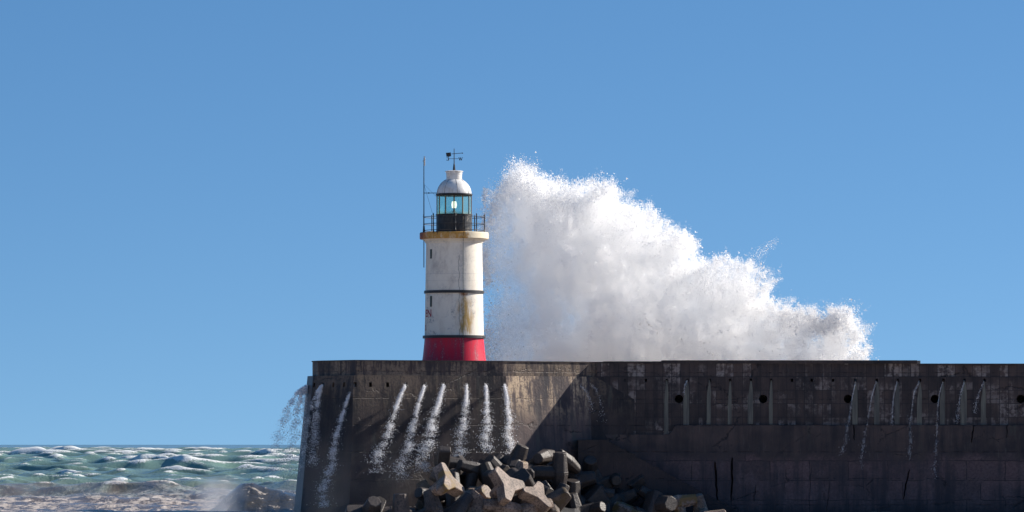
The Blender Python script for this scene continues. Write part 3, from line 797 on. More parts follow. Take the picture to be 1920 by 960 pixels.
# ------------------------------------------------------------------ sea: one sheet to the horizon, raised into real waves
def sea():
    ys = [200.0]
    while ys[-1] < 45000:
        y = ys[-1]
        ys.append(y + max(0.35 if 290 < y < 480 else 0.7, y * 0.0016 if y < 4000 else y * 0.02))
    ys = np.array(ys)
    pxs = np.concatenate([np.arange(-9000, -900, 90), np.arange(-900, -60, 8), np.arange(-60, 640, 1.0), np.arange(640, 2700, 16), np.arange(2700, 9000, 90)])
    K = (pxs - CX) / FPX
    Y, KK = np.meshgrid(ys, K, indexing='ij'); X = Y * KK
    Z = np.zeros_like(X); DX = np.zeros_like(X); DY = np.zeros_like(X); cr = np.zeros_like(X)
    dy = np.gradient(ys)[:, None] * np.ones_like(X)
    dxs = Y * np.gradient(K)[None, :]
    sp = np.maximum(dy, dxs)
    g = np.random.default_rng(5)
    lam = np.concatenate([g.uniform(26, 44, 7), g.uniform(13, 26, 14), g.uniform(6, 13, 20), g.uniform(2.4, 6, 26), g.uniform(1.2, 2.4, 16)])
    for L in lam:
        amp = 0.0125 * L ** 0.93 * (1.0 if L > 6 else 1.15)
        th = R(-112) + g.normal() * (0.42 if L > 13 else 0.75)
        k = 2 * math.pi / L; kx, ky = k * math.cos(th), k * math.sin(th)
        ph = kx * X + ky * Y + g.uniform(0, 6.28)
        fade = np.clip((L / sp - 2.2) / 2.5, 0, 1)
        a = amp * fade
        c, s_ = np.cos(ph), np.sin(ph)
        Z += a * c; q = 0.75
        DX -= q * a * s_ * math.cos(th); DY -= q * a * s_ * math.sin(th)
        cr += (k * a * c)
    far = 1 / (1 + (Y / 9000) ** 2)
    near = np.clip((Y - 300) / 220, 0, 1); near = near * near * (3 - 2 * near)
    near = 0.26 + 0.74 * near
    Z *= far * near * np.clip(0.60 + (Y - 500) / 1200, 0.60, 1.2); DX *= near; DY *= near; cr *= near
    # group whitecaps
    def vn(x, y):
        out = np.zeros_like(x)
        for i in range(5):
            a_ = g.uniform(0, 6.28); f = g.uniform(.7, 1.4)
            out += np.sin(f * (x * math.cos(a_) + y * math.sin(a_)) + g.uniform(0, 6.28))
        return out / 5
    grp = vn(X / 9, Y / 16) + 0.6 * vn(X / 3.5, Y / 6)
    foam = np.clip((cr - 0.62) * 1.3 + (Z - 0.45) * 0.45 + grp * 0.30 - 0.08 - np.clip((Y - 500) / 2200, 0, 0.30), 0, 1)
    # the wave heaping up against the pier head
    def hump(px, y, sx, sy, h, pw=2.0):
        cx_ = (px - CX) / FPX * y
        return h * np.exp(-np.abs((X - cx_) / sx) ** pw - ((Y - y) / sy) ** 2)
    calm = np.exp(-(((X + 15) / 6.5) ** 2 + ((Y - 318) / 14) ** 2))
    Z = Z * (1 - 0.75 * calm)
    PXs = CX + X / Y * FPX
    H = np.interp(PXs + 6 * vn(Y / 2.5, X), [350, 385, 405, 425, 440, 455, 470, 490, 520, 560, 620, 680, 760], [0, .22, .62, 1.30, 1.72, 1.95, 1.90, 1.68, 1.40, 1.15, .95, .6, 0]) * np.exp(-((Y - 318) / 4.5) ** 2)
    Z += H
    hill = np.clip(H / 0.5, 0, 1)
    slope = np.exp(-((PXs - 408 + (Y - 314) * 2) / 24) ** 2 - ((Y - 315) / 6) ** 2)
    foam = np.clip(foam * (1 - calm) + slope * (1.15 + 0.5 * vn(X / .5, Y / 3)), 0, 1.2) - 1.0 * hill * np.clip((PXs - 412 + 8 * vn(X / .4, Y / 2)) / 22, 0, 1) * np.clip((0.75 - slope) / 0.4, 0, 1)
    Z += (0.10 * vn(X / .35, Y / .5) + 0.07 * vn(X / .17, Y / .3)) * np.clip(calm * 1.2, 0, 1)
    V = np.stack([X + DX * (1 - calm), Y + DY * (1 - calm), Z], -1).reshape(-1, 3).astype(np.float32)
    ny, nx = X.shape
    idx = (np.arange(ny - 1)[:, None] * nx + np.arange(nx - 1)[None, :]).ravel()
    F = np.stack([idx, idx + 1, idx + nx + 1, idx + nx], -1).astype(np.int32)
    me = bpy.data.meshes.new('sea'); me.vertices.add(len(V)); me.vertices.foreach_set('co', V.ravel())
    me.loops.add(F.size); me.loops.foreach_set('vertex_index', F.ravel())
    me.polygons.add(len(F)); me.polygons.foreach_set('loop_start', np.arange(0, F.size, 4, dtype=np.int32))
    me.update(calc_edges=True); me.shade_smooth()
    for nm, arr in (('foam', foam), ('crest', Z)):
        at = me.attributes.new(nm, 'FLOAT', 'POINT'); at.data.foreach_set('value', arr.astype(np.float32).ravel())
    o = link('water', me, M['sea']); o['kind'] = 'structure'
    print('sea', len(V))
sea()
# near water between the eye and the first rows, unseen, paled to bounce light
bm = bmesh.new(); vs = [bm.verts.new(v) for v in ((-600, -200, -0.35), (600, -200, -0.35), (600, 204, -0.35), (-600, 204, -0.35))]; bm.faces.new(vs)
o = bobj('water_nearshore', bm, M['surf']); o['kind'] = 'structure'
bm = bmesh.new(); vs = [bm.verts.new(v) for v in ((-40000, -4000, -4), (40000, -4000, -4), (40000, 45000, -4), (-40000, 45000, -4))]; bm.faces.new(vs)
o = bobj('seabed', bm, M['mound']); o['kind'] = 'structure'

# ------------------------------------------------------------------ the bursting wave behind the breakwater
def fft_noise(shape, beta, g, lo=0.0, aniso=(1, 1, 1)):
    f = np.fft.rfftn(g.normal(size=shape).astype(np.float32))
    kx = np.fft.fftfreq(shape[0])[:, None, None] * aniso[0]; ky = np.fft.fftfreq(shape[1])[None, :, None] * aniso[1]; kz = np.fft.rfftfreq(shape[2])[None, None, :] * aniso[2]
    k = np.sqrt(kx * kx + ky * ky + kz * kz); k[0, 0, 0] = 1
    f *= np.where(k > lo, k, lo + 1e-6) ** (-beta / 2); f[0, 0, 0] = 0
    n_ = np.fft.irfftn(f, s=shape); return (n_ / n_.std()).astype(np.float32)

def voxel_cloud(name, arr, lo, vs, mat):
    nx, ny, nz = arr.shape
    gm = bpy.data.meshes.new(name); gm.vertices.add(nx * ny * nz)
    at = gm.attributes.new('dens', 'FLOAT', 'POINT'); at.data.foreach_set('value', np.ascontiguousarray(arr, dtype=np.float32).ravel())
    cl = link(name, gm, None)
    ng = bpy.data.node_groups.new(name, 'GeometryNodeTree')
    ng.interface.new_socket('Geometry', in_out='INPUT', socket_type='NodeSocketGeometry'); ng.interface.new_socket('Geometry', in_out='OUTPUT', socket_type='NodeSocketGeometry')
    gi = ng.nodes.new('NodeGroupInput'); go = ng.nodes.new('NodeGroupOutput'); L = ng.links.new
    vc = ng.nodes.new('GeometryNodeVolumeCube')
    hi = tuple(lo[i] + vs * (arr.shape[i] - 1) for i in range(3))
    vc.inputs['Min'].default_value = lo; vc.inputs['Max'].default_value = hi
    for k_, v_ in (('Resolution X', nx), ('Resolution Y', ny), ('Resolution Z', nz)): vc.inputs[k_].default_value = v_
    pos = ng.nodes.new('GeometryNodeInputPosition'); sb = ng.nodes.new('ShaderNodeVectorMath'); sb.operation = 'SUBTRACT'; sb.inputs[1].default_value = lo
    L(pos.outputs[0], sb.inputs[0])
    dv = ng.nodes.new('ShaderNodeVectorMath'); dv.operation = 'SCALE'; dv.inputs['Scale'].default_value = 1 / vs; L(sb.outputs[0], dv.inputs[0])
    sx = ng.nodes.new('ShaderNodeSeparateXYZ'); L(dv.outputs[0], sx.inputs[0])
    def rnd(s_, hi_):
        a_ = ng.nodes.new('ShaderNodeMath'); a_.operation = 'ROUND'; L(s_, a_.inputs[0])
        b_ = ng.nodes.new('ShaderNodeClamp'); b_.inputs['Max'].default_value = hi_; L(a_.outputs[0], b_.inputs[0]); return b_.outputs[0]
    X_, Y_, Z_ = rnd(sx.outputs[0], nx - 1), rnd(sx.outputs[1], ny - 1), rnd(sx.outputs[2], nz - 1)
    m1 = ng.nodes.new('ShaderNodeMath'); m1.operation = 'MULTIPLY_ADD'; L(X_, m1.inputs[0]); m1.inputs[1].default_value = ny; L(Y_, m1.inputs[2])
    m2 = ng.nodes.new('ShaderNodeMath'); m2.operation = 'MULTIPLY_ADD'; L(m1.outputs[0], m2.inputs[0]); m2.inputs[1].default_value = nz; L(Z_, m2.inputs[2])
    fi = ng.nodes.new('FunctionNodeFloatToInt'); L(m2.outputs[0], fi.inputs[0])
    na = ng.nodes.new('GeometryNodeInputNamedAttribute'); na.data_type = 'FLOAT'; na.inputs[0].default_value = 'dens'
    si = ng.nodes.new('GeometryNodeSampleIndex'); si.data_type = 'FLOAT'; si.domain = 'POINT'; si.clamp = True
    L(gi.outputs[0], si.inputs['Geometry']); L(na.outputs[0], si.inputs['Value']); L(fi.outputs[0], si.inputs['Index'])
    L(si.outputs[0], vc.inputs['Density'])
    sm = ng.nodes.new('GeometryNodeSetMaterial'); sm.inputs['Material'].default_value = mat
    L(vc.outputs[0], sm.inputs[0]); L(sm.outputs[0], go.inputs[0])
    md = cl.modifiers.new('cloud', 'NODES'); md.node_group = ng
    gm.materials.append(mat)
    return cl

OUT = [(922, 700), (930, 640), (922, 600), (918, 560), (914, 520), (912, 480), (912, 440), (919, 412), (931, 385), (945, 368), (960, 354), (971, 336), (977, 328), (984, 350), (1000, 356), (1012, 345),
       (1030, 350), (1046, 368), (1062, 366), (1085, 364), (1100, 358), (1122, 350), (1145, 354), (1153, 382), (1180, 389), (1212, 392), (1232, 412), (1262, 432),
       (1288, 446), (1298, 462), (1290, 482), (1320, 488), (1352, 482), (1405, 483), (1430, 500), (1434, 525), (1430, 548), (1455, 568), (1490, 574), (1520, 586),
       (1548, 606), (1575, 596), (1598, 604), (1608, 632), (1616, 662), (1622, 700)]
OUT = [(a, b + (9 if 1000 < a < 1590 else 0)) if b < 690 else (a, b) for a, b in OUT]
OUT = [(a - 9, b) if a > 1540 else (a, b) for a, b in OUT]
def burst():
    g = np.random.default_rng(3)
    YC = 315.5; vs = 0.11
    sc_ = FPX / YC
    x0, x1 = (880 - CX) / sc_, (1650 - CX) / sc_; z0, z1 = CZ + (HY - 705) / sc_, CZ + (HY - 270) / sc_
    nx, ny, nz = int((x1 - x0) / vs), int(11 / vs), int((z1 - z0) / vs)
    gx = x0 + (np.arange(nx) + .5) * vs; gy = YC - 5.5 + (np.arange(ny) + .5) * vs; gz = z0 + (np.arange(nz) + .5) * vs
    # signed distance to the outline in the x-z plane
    px = CX + gx * sc_; py = HY - (gz - CZ) * sc_
    PX, PY = np.meshgrid(px, py, indexing='ij')
    o = np.array(OUT, float); n = len(o)
    dmin = np.full(PX.shape, 1e9); ins = np.zeros(PX.shape, bool)
    for i in range(n):
        a, b = o[i], o[(i + 1) % n]
        e = b - a; t_ = np.clip(((PX - a[0]) * e[0] + (PY - a[1]) * e[1]) / (e @ e), 0, 1)
        dd = np.hypot(PX - a[0] - e[0] * t_, PY - a[1] - e[1] * t_)
        if i < n - 1: dmin = np.minimum(dmin, dd)
        c = (a[1] > PY) != (b[1] > PY)
        with np.errstate(divide='ignore', invalid='ignore'):
            xi = (b[0] - a[0]) * (PY - a[1]) / (b[1] - a[1]) + a[0]
        ins ^= c & (PX < xi)
    sd = np.where(ins, dmin, -dmin) / sc_                       # metres, + inside
    sd = sd[:, None, :]
    n1 = fft_noise((nx, ny, nz), 3.9, g); n2 = fft_noise((nx, ny, nz), 2.6, g, 0.02)
    yy = np.abs(gy - YC - 1.2 * np.sin(gx[:, None] * 0.35 + 1))[:, :, None].astype(np.float32) if False else np.abs(gy - YC)[None, :, None]
    thick = np.clip(0.5 + 1.15 * np.sqrt(np.clip(sd, 0, None) + 0.15) * 1.35, 0.4, 4.6)
    thick = np.minimum(thick, np.interp(px, [900, 980, 1100, 1250], [1.5, 2.2, 3.6, 4.6])[:, None, None])
    d = np.minimum(sd * 1.0, (thick - yy) * 0.9)
    n3 = fft_noise((nx, ny, nz), 3.0, g, 0.01, aniso=(1, 1, 2.6))
    d = d + n1 * 0.52 + n2 * 0.26 + n3 * 0.34 - 0.45
    d = np.minimum(d, sd + 0.30 + 0.25 * n2)
    # thin, torn lower left part
    PXm = (CX + gx * sc_)[:, None, None]; PYm = (HY - (gz - CZ) * sc_)[None, None, :]
    thin = 1 / (1 + np.exp((PXm - 1010 + (PYm - 600) * -0.75) / 34)) * 1 / (1 + np.exp(-(PYm - 470) / 45))
    thin2 = np.exp(-((PXm - 1060) / 75) ** 2 - ((PYm - 610) / 80) ** 2)
    veil = np.clip(np.maximum(thin * 1.2, 0.9 * thin2), 0, 1)
    veil = veil * np.clip(0.55 + 0.45 * np.sign(0.6 - n1) , 0.3, 1)
    d = d.astype(np.float32)
    # smoothed gradient for the shading of the droplets
    ds = d.copy()
    for ax in range(3):
        for _ in range(2):
            ds = (ds + np.roll(ds, 2, ax) + np.roll(ds, -2, ax) + np.roll(ds, 4, ax) + np.roll(ds, -4, ax)) / 5
    dens = np.clip((d + 0.05) / 0.6, 0, 1)
    dens = dens * (1 - 0.93 * veil)
    vol_d = np.clip((d + 0.02) / 0.45, 0, 1) * (0.30 + 0.70 * np.exp(-np.clip(d, 0, None) / 0.7)) * (1 - 0.93 * veil) * np.clip((PXm - 880) / 260, 0.16, 1) * np.clip(1 + 0.5 * n1 * (PXm < 1150), 0.2, 2) + 0.02 * veil * (d > 0)
    vol_d = (vol_d * np.clip(1 + 0.45 * n2 + 0.35 * n3, 0.2, 2.4)).astype(np.float32)
    vol_d[:, 0] = 0; vol_d[:, -1] = 0; vol_d[0] = 0; vol_d[-1] = 0; vol_d[:, :, -1] = 0
    PXb = np.broadcast_to(PXm, d.shape); PYb = np.broadcast_to(PYm, d.shape)
    def silt_at(ppx, ppy, a, b):
        si = np.exp(-((ppx - 1345) / 150) ** 2 - ((ppy - 625 - (1345 - ppx) * 0.15) / 55) ** 2) * 0.6
        ridge = np.exp(-((ppy - (600 + (ppx - 1180) * 0.42)) / 16) ** 2) * ((ppx > 1165) & (ppx < 1380)) * 0.6
        return np.clip(si * (0.8 + 0.5 * a) + ridge * (b > -0.1), 0, 1)
    dens = np.clip((d + 0.05) / 0.6, 0, 1) * (1 - 0.93 * veil)
    shell = dens * np.exp(-np.clip(d, 0, None) / 0.45)
    wisp = np.clip((d + 0.8) / 0.9, 0, 1) ** 3 * np.clip(n2 * 0.5 + n3 * 0.5 + 0.15, 0, 1) * (d < 0.3) * (1 - 0.8 * veil)
    rim = np.exp(-np.clip(sd, 0, None) / 0.7)
    rim = rim * np.clip((PXm - 900) / 130, 0.25, 1)
    rate = shell * (0.30 * rim + 0.004) + wisp * 0.5 * (rim + 0.02)
    lone = np.exp(-((PXm - 909) / 3.5) ** 2) * ((PYm > 352) & (PYm < 420)) * np.clip(n2 * .6 + .4, 0, 1) * (np.abs(gy - YC)[None, :, None] < 0.5)
    rate = rate + lone * 0.35
    rdg = np.exp(-((PYm - (603 + (PXm - 1190) * 0.42)) / 14) ** 2) * ((PXm > 1170) & (PXm < 1370)) * np.exp(-((d - 0.2) / 0.35) ** 2) * (gy < YC)[None, :, None] * (n2 > 0.2)
    rate = rate + rdg * 0.03
    p = rate.ravel().astype(np.float64); cum = np.cumsum(p); tot = cum[-1]
    N = 420000
    ids = np.searchsorted(cum, g.uniform(0, tot, N)); ids = np.clip(ids, 0, p.size - 1)
    ix, iy, iz = np.unravel_index(ids, (nx, ny, nz))
    pts = np.stack([gx[ix], gy[iy], gz[iz]], -1) + g.uniform(-.5, .5, (N, 3)) * vs * 1.3
    size = np.clip(0.026 * np.exp(0.6 * g.normal(size=N)), 0.010, 0.15)
    ppx = CX + pts[:, 0] * sc_; ppy = HY - (pts[:, 2] - CZ) * sc_
    silt = silt_at(ppx, ppy, n1[ix, iy, iz], n2[ix, iy, iz])
    # thrown fingers of water along the upper and right edge
    fp, fs = [], []
    arc = np.array([q for q in OUT if q[1] < 640], float)
    sl = np.r_[0, np.cumsum(np.hypot(*np.diff(arc, axis=0).T))]
    for _ in range(230):
        u = g.uniform(0.06, 1) * sl[-1]; fx_ = np.interp(u, sl, arc[:, 0]); fy_ = np.interp(u, sl, arc[:, 1])
        b = np.array([(fx_ - CX) / sc_, YC + g.normal() * 0.9, CZ + (HY - fy_) / sc_ - 0.35])
        dr = np.array([(fx_ - 1010) / 600 + g.normal() * 0.35, g.normal() * 0.2, 1.0]); dr /= np.linalg.norm(dr)
        Lf = g.gamma(2.2, 0.32); n_f = int(260 + 380 * Lf); tt = g.uniform(0, 1, n_f) ** 1.3
        cur = np.array([g.normal() * 0.25, 0, -0.25])
        q = b + dr * (Lf * tt)[:, None] + cur * (tt ** 2 * Lf)[:, None] + g.normal(size=(n_f, 3)) * (0.05 + 0.10 * (1 - tt))[:, None] * (0.6 + 0.6 * Lf)
        fp.append(q); fs.append(np.clip(0.024 * np.exp(0.5 * g.normal(size=n_f)), .01, .1))
    fp = np.concatenate(fp); fs = np.concatenate(fs)
    pts = np.concatenate([pts, fp]); size = np.concatenate([size, fs]); silt = np.concatenate([silt, np.zeros(len(fs))])
    root = empty('bursting_wave', (4, YC, 7))
    tag(root, 'huge white burst of spray leaping up behind the breakwater', 'wave spray')
    bpy.context.view_layer.update()
    me = cloud_mesh('droplets', pts.astype(np.float32), size.astype(np.float32), None, {'silt': silt})
    ob = link('droplets', me, M['spray']); ob.parent = root; ob.matrix_parent_inverse = root.matrix_world.inverted(); ob['kind'] = 'stuff'
    # the dense body of the spray: a voxel cloud
    cl = voxel_cloud('spray_cloud', vol_d, (gx[0], gy[0], gz[0]), vs, M['cloud'])
    cl.parent = root; cl.matrix_parent_inverse = root.matrix_world.inverted(); cl['kind'] = 'stuff'
burst()

# thin mist drifting off the pier head and along the wall foot
def mist(pxa, pxb, pya, pyb, Ya, Yb, dens, seed, label, fx, fy):
    g = np.random.default_rng(seed); vs = 0.22; k = FPX / Ya
    x0, x1 = (pxa - CX) / k, (pxb - CX) / k; z1, z0 = CZ + (HY - pya) / k, CZ + (HY - pyb) / k
    nx, ny, nz = int((x1 - x0) / vs), int((Yb - Ya) / vs), int((z1 - z0) / vs)
    n_ = fft_noise((nx, ny, nz), 3.4, g, aniso=(1, 1, 2.6))
    u = np.linspace(0, 1, nx)[:, None, None]; v = np.linspace(0, 1, ny)[None, :, None]; w_ = np.linspace(0, 1, nz)[None, None, :]
    edge = np.sin(np.pi * v) * np.clip(np.minimum(u, 1 - u) * fx, 0, 1) * np.clip((1 - w_) * fy, 0, 1)
    a = np.clip(0.5 + 0.45 * n_, 0, 2) * edge * dens
    cl = voxel_cloud('spray_mist', a, (x0, Ya, z0), vs, M['cloud']); cl['kind'] = 'stuff'; cl['label'] = label; cl['category'] = 'mist'
mist(485, 640, 770, 975, 290.5, 302, 0.020, 4, 'pale veil of mist hanging off the left corner of the pier head', 2.2, 2.0)
mist(360, 470, 880, 978, 309, 316, 0.16, 9, 'white spray falling down the left slope of the heaped wave', 3.5, 3)
mist(560, 860, 800, 975, 288, 293.5, 0.016, 6, 'faint mist in front of the wall foot beneath the water jets', 3, 1.8)

# ------------------------------------------------------------------ water pouring from the drain holes
def jet(knots, w0, w1, N, size, label, lit=True, Y0=None, out=0.9, fadeout=1.0, hollow=False):
    g = np.random.default_rng(int(abs(knots[0][0]) * 7))
    pts = []
    kn = np.array(knots, float)
    seg = np.r_[0, np.cumsum(np.hypot(*np.diff(kn, axis=0).T))]; seg /= seg[-1]
    # gobs of water sharing a path, each breaking up as it falls
    N = int(N * (1.7 if lit else 1)); t_ = g.uniform(0, 1, N) ** 1.0
    gob = np.clip(np.sin(t_ * g.uniform(40, 75) + g.uniform(0, 6)) * np.sin(t_ * g.uniform(15, 30) + g.uniform(0, 6)) * 0.8 + 0.45, 0, 1)
    keep = g.uniform(0, 1, N) < (1 - 0.55 * t_ ** 1.2 * fadeout) * np.where(t_ > g.uniform(0.12, 0.3), 0.18 + 0.82 * gob, 1)
    t_ = t_[keep]; n = len(t_)
    px = np.interp(t_, seg, kn[:, 0]); py = np.interp(t_, seg, kn[:, 1])
    wd = (w0 * 0.45 + (w1 * 0.74 - w0 * 0.45) * t_ ** 1.3) / 32.0
    lat = g.normal(size=n) * 0.36
    far_ = g.uniform(0, 1, n) < 0.16; lat[far_] *= 2.0
    meander = 0.22 * np.sin(t_ * 17 + g.uniform(0, 6)) * t_ + 0.15 * np.sin(t_ * 41)*t_
    if hollow: meander = meander * 0.25
    if hollow: lat = np.where(g.uniform(0, 1, n) < 0.5, np.sign(lat) * (0.42 + 0.10 * g.normal(size=n)), lat * 1.3) + 0.18 * np.sin(t_ * 37 + np.sign(lat) * 2)
    off = (lat + meander) * wd
    Y = (Y0[0] + (Y0[1] - Y0[0]) * t_) - out * np.sqrt(t_) * 0.8 - 0.1
    X = (px - CX) / FPX * Y + off + wd * 0.05 * g.normal(size=n)
    Z = CZ + (HY - py) / FPX * Y + g.normal(size=n) * 0.06
    Y = Y + g.normal(size=n) * wd * 0.35
    s = size * 0.66 * g.uniform(0.4, 1.5, n) * (0.85 + 0.45 * t_)
    o0 = Vector((float(X[np.argmin(t_)]), float(Y[np.argmin(t_)]), float(Z.max())))
    p = np.stack([X - o0.x, Y - o0.y, Z - o0.z], -1).astype(np.float32)
    me = cloud_mesh('water_jet', p, s.astype(np.float32))
    ob = link('water_jet', me, M['jet']); ob.location = o0
    tag(ob, label, 'water jet', 'water pouring from the drain holes')
    return ob
def yh(px, z0=7.7, z1=3.5):
    a = on_head(max(px, 578), z0)[0].y; b = on_head(max(px - 20, 570), z1)[0].y
    return (a, b)
def cascade(px0, py0, vlo, vhi, tmax, N, size, Y, label, seed):
    """water flung off in many strands of different speed, falling as a torn veil"""
    g = np.random.default_rng(seed); ns = 17
    vk = np.sort(g.uniform(vlo, vhi, ns)); k = g.integers(0, ns, N)
    t_ = g.uniform(0, 1, N) ** 0.75 * tmax
    v = vk[k] + g.normal(size=N) * (vhi - vlo) * (0.02 + 0.06 * t_ / tmax)
    gob = np.sin(t_ * g.uniform(9, 16, ns)[k] + g.uniform(0, 6, ns)[k])
    keep = g.uniform(0, 1, N) < np.where(t_ < 0.25 * tmax, 1, 0.35 + 0.55 * gob) * (1 - 0.45 * t_ / tmax)
    t_, v = t_[keep], v[keep]; n = len(t_)
    px = px0 - v * t_ * (1 - 0.18 * t_ / tmax) + g.normal(size=n) * (0.5 + 0.9 * t_); py = py0 + 5.0 * t_ + 12.5 * t_ ** 2 + g.normal(size=n) * 1.2
    Yv = Y - 0.15 * t_ + g.normal(size=n) * 0.08 * (0.4 + t_)
    s_ = size * g.uniform(0.4, 1.5, n)
    o0 = P(px0, py0, Y)
    p = np.stack([(px - CX) / FPX * Yv - o0.x, Yv - o0.y, CZ + (HY - py) / FPX * Yv - o0.z], -1).astype(np.float32)
    ob = link('water_jet', cloud_mesh('water_jet', p, s_.astype(np.float32)), M['jet']); ob.location = o0
    tag(ob, label, 'water jet', 'water pouring from the drain holes')
cascade(577, 724, 3, 27, 3.6, 34000, 0.044, 297.0, 'leftmost water jet, a torn veil arching clear of the wall corner against the sky', 5)
cascade(605, 723, 3, 16, 3.3, 15000, 0.040, yh(600)[0] - 0.5, 'curling water jet just inside the left corner of the wall', 8)
jet([(666, 722), (652, 748), (638, 790), (628, 830), (622, 870), (610, 905), (602, 950)], 7, 22, 9000, 0.055, 'longest water jet, third from the left, falling almost to the sea', Y0=yh(650))
jet([(760, 722), (746, 752), (735, 790), (722, 825), (708, 855), (700, 885)], 7, 28, 6500, 0.058, 'fourth water jet from the left, leaning left below the lighthouse edge', Y0=yh(740))
jet([(796, 723), (785, 755), (777, 790), (766, 830), (755, 870), (750, 900)], 8, 27, 7500, 0.058, 'fifth water jet from the left, under the left side of the lighthouse', Y0=yh(780))
jet([(832, 722), (822, 755), (812, 785), (806, 815), (796, 850), (788, 885)], 9, 34, 8500, 0.06, 'wide bright water jet under the left half of the lighthouse', Y0=yh(815))
jet([(875, 722), (874, 755), (869, 790), (863, 825), (858, 850), (854, 875)], 8, 32, 6500, 0.058, 'ragged water jet under the right half of the lighthouse', Y0=yh(868))
jet([(911, 722), (913, 755), (913, 790), (911, 820), (909, 848)], 8, 24, 6500, 0.058, 'straight water jet falling onto the top of the block pile', Y0=yh(911))
jet([(946, 722), (950, 745), (954, 780), (953, 810), (957, 850)], 8, 20, 7000, 0.06, 'bright narrow water jet beside the upright wall joint, last in the sun', Y0=yh(950))
def yr(px): y = RY(P(px, 0, 301).x); return (y, y - 0.25)
for kn, n_, w1, lab in (
        ([(1088, 722), (1100, 735), (1108, 752), (1113, 775)], 420, 16, 'faint thread of water left of the shaded wall corner'),
        ([(1106, 720), (1118, 730), (1126, 750), (1130, 790)], 420, 16, 'faint thread of water at the shaded wall corner'),
        ([(1289, 713), (1284, 722), (1282, 740)], 260, 6, 'short thin trickle at the second slime run of the long wall'),
        ([(1604, 716), (1598, 745), (1592, 785), (1584, 830), (1577, 855)], 1500, 10, 'thin long water thread crossing the round hole in the shaded wall'),
        ([(1643, 716), (1634, 745), (1628, 785), (1620, 820), (1614, 880)], 1300, 10, 'thin water thread just right of the one crossing a round hole'),
        ([(1682, 716), (1676, 740), (1673, 770), (1673, 796)], 1000, 7, 'thin water thread splashing on the wall ledge'),
        ([(1724, 716), (1714, 735), (1710, 765), (1706, 800), (1707, 860)], 1400, 10, 'frothy thin water thread running down beside the coping end block'),
        ([(1768, 716), (1762, 735), (1758, 765), (1757, 800), (1752, 900)], 1200, 9, 'water thread beside the fourth round hole of the shaded wall'),
        ([(1808, 716), (1801, 738), (1797, 765), (1793, 795)], 800, 9, 'second thin water thread from the right end of the wall'),
        ([(1845, 716), (1838, 730), (1832, 750), (1826, 775)], 600, 10, 'rightmost thin water thread on the shaded wall')):
    jet(kn, 1.6, w1 * 0.8, int(n_ * 0.9), 0.038, lab, Y0=yr(kn[0][0]) if kn[0][0] > 1104 else yh(1088), out=.35)

# ------------------------------------------------------------------ concrete armour blocks
def oct_ring(bm, c, q, a, b, ch):
    """ring of a rectangle 2a x 2b with cut corners"""
    pts = [(a, b - ch), (a - ch, b), (-a + ch, b), (-a, b - ch), (-a, -b + ch), (-a + ch, -b), (a - ch, -b), (a, -b + ch)]
    return [bm.verts.new(c + q @ Vector((x, y, 0))) for x, y in pts]
def frust(bm, a, b, r0, r1, ch=0.32, asp0=1.0, asp1=1.0, roll=0.0):
    a, b = Vector(a), Vector(b); q = (b - a).to_track_quat('Z', 'Y').to_matrix() @ Matrix.Rotation(roll, 3, 'Z')
    ra = oct_ring(bm, a, q, r0, r0 * asp0, r0 * ch * min(1, asp0)); rb = oct_ring(bm, b, q, r1, r1 * asp1, r1 * ch * min(1, asp1))
    for i in range(8): bm.faces.new((ra[i], ra[(i + 1) % 8], rb[(i + 1) % 8], rb[i]))
    bm.faces.new(ra[::-1]); bm.faces.new(rb)
def finish_block(bm, name):
    bmesh.ops.recalc_face_normals(bm, faces=bm.faces)
    bmesh.ops.bevel(bm, geom=bm.edges[:], offset=0.035, segments=1, affect='EDGES')
    me = bpy.data.meshes.new(name); bm.to_mesh(me); bm.free(); return me
def tetrapod():
    bm = bmesh.new()
    for d in ((0, 0, 1), (0.943, 0, -.333), (-.471, .816, -.333), (-.471, -.816, -.333)):
        frust(bm, Vector(d) * -0.12, Vector(d) * 1.05, 0.50, 0.33, 0.5, roll=0.3)
    return finish_block(bm, 'four_legged_block')
def dolos():
    bm = bmesh.new()
    frust(bm, (0, 0, -0.75), (0, 0, 0.75), 0.34, 0.34, 0.55)
    for z, ax in ((0.80, Vector((1, 0, 0))), (-0.80, Vector((0, 1, 0)))):
        for s in (1, -1): frust(bm, Vector((0, 0, z)) - ax * 0.1 * s, Vector((0, 0, z)) + ax * s * 1.05, 0.42, 0.29, 0.5)
    return finish_block(bm, 'anchor_block')
def wye():
    """thick Y plate with an octagonal leg"""
    bm = bmesh.new(); out = []
    for k in range(3):
        a = R(90 + 120 * k)
        d = Vector((math.cos(a), math.sin(a))); n_ = Vector((-d.y, d.x))
        out += [d * 0.42 - n_ * 0.36, d * 1.15 - n_ * 0.24, d * 1.22 - n_ * 0.14, d * 1.22 + n_ * 0.14, d * 1.15 + n_ * 0.24, d * 0.42 + n_ * 0.36]
    # merge inner corners
    poly = []
    for k in range(3):
        o6 = out[k * 6:(k + 1) * 6]; nxt = out[((k + 1) % 3) * 6]
        poly += [tuple(v) for v in o6[1:5]] + [tuple((o6[5] + nxt) / 2)]
    prism(bm, poly, -0.34, 0.34)
    frust(bm, (0, 0, -0.2), (0, 0, -1.15), 0.46, 0.32, 0.5)
    return finish_block(bm, 'three_armed_block')
def stub():
    """anvil-like block: a trapezoid body with one broad cut-cornered head"""
    bm = bmesh.new()
    frust(bm, (0, 0, -1.0), (0, 0, 1.0), 0.62, 0.40, 0.3, 0.75, 0.8)
    frust(bm, (0, -0.1, -0.55), (0, -1.1, -0.55), 0.48, 0.32, 0.5); frust(bm, (0.1, 0, 0.35), (1.05, 0.0, 0.35), 0.40, 0.28, 0.5)
    return finish_block(bm, 'stub_block')
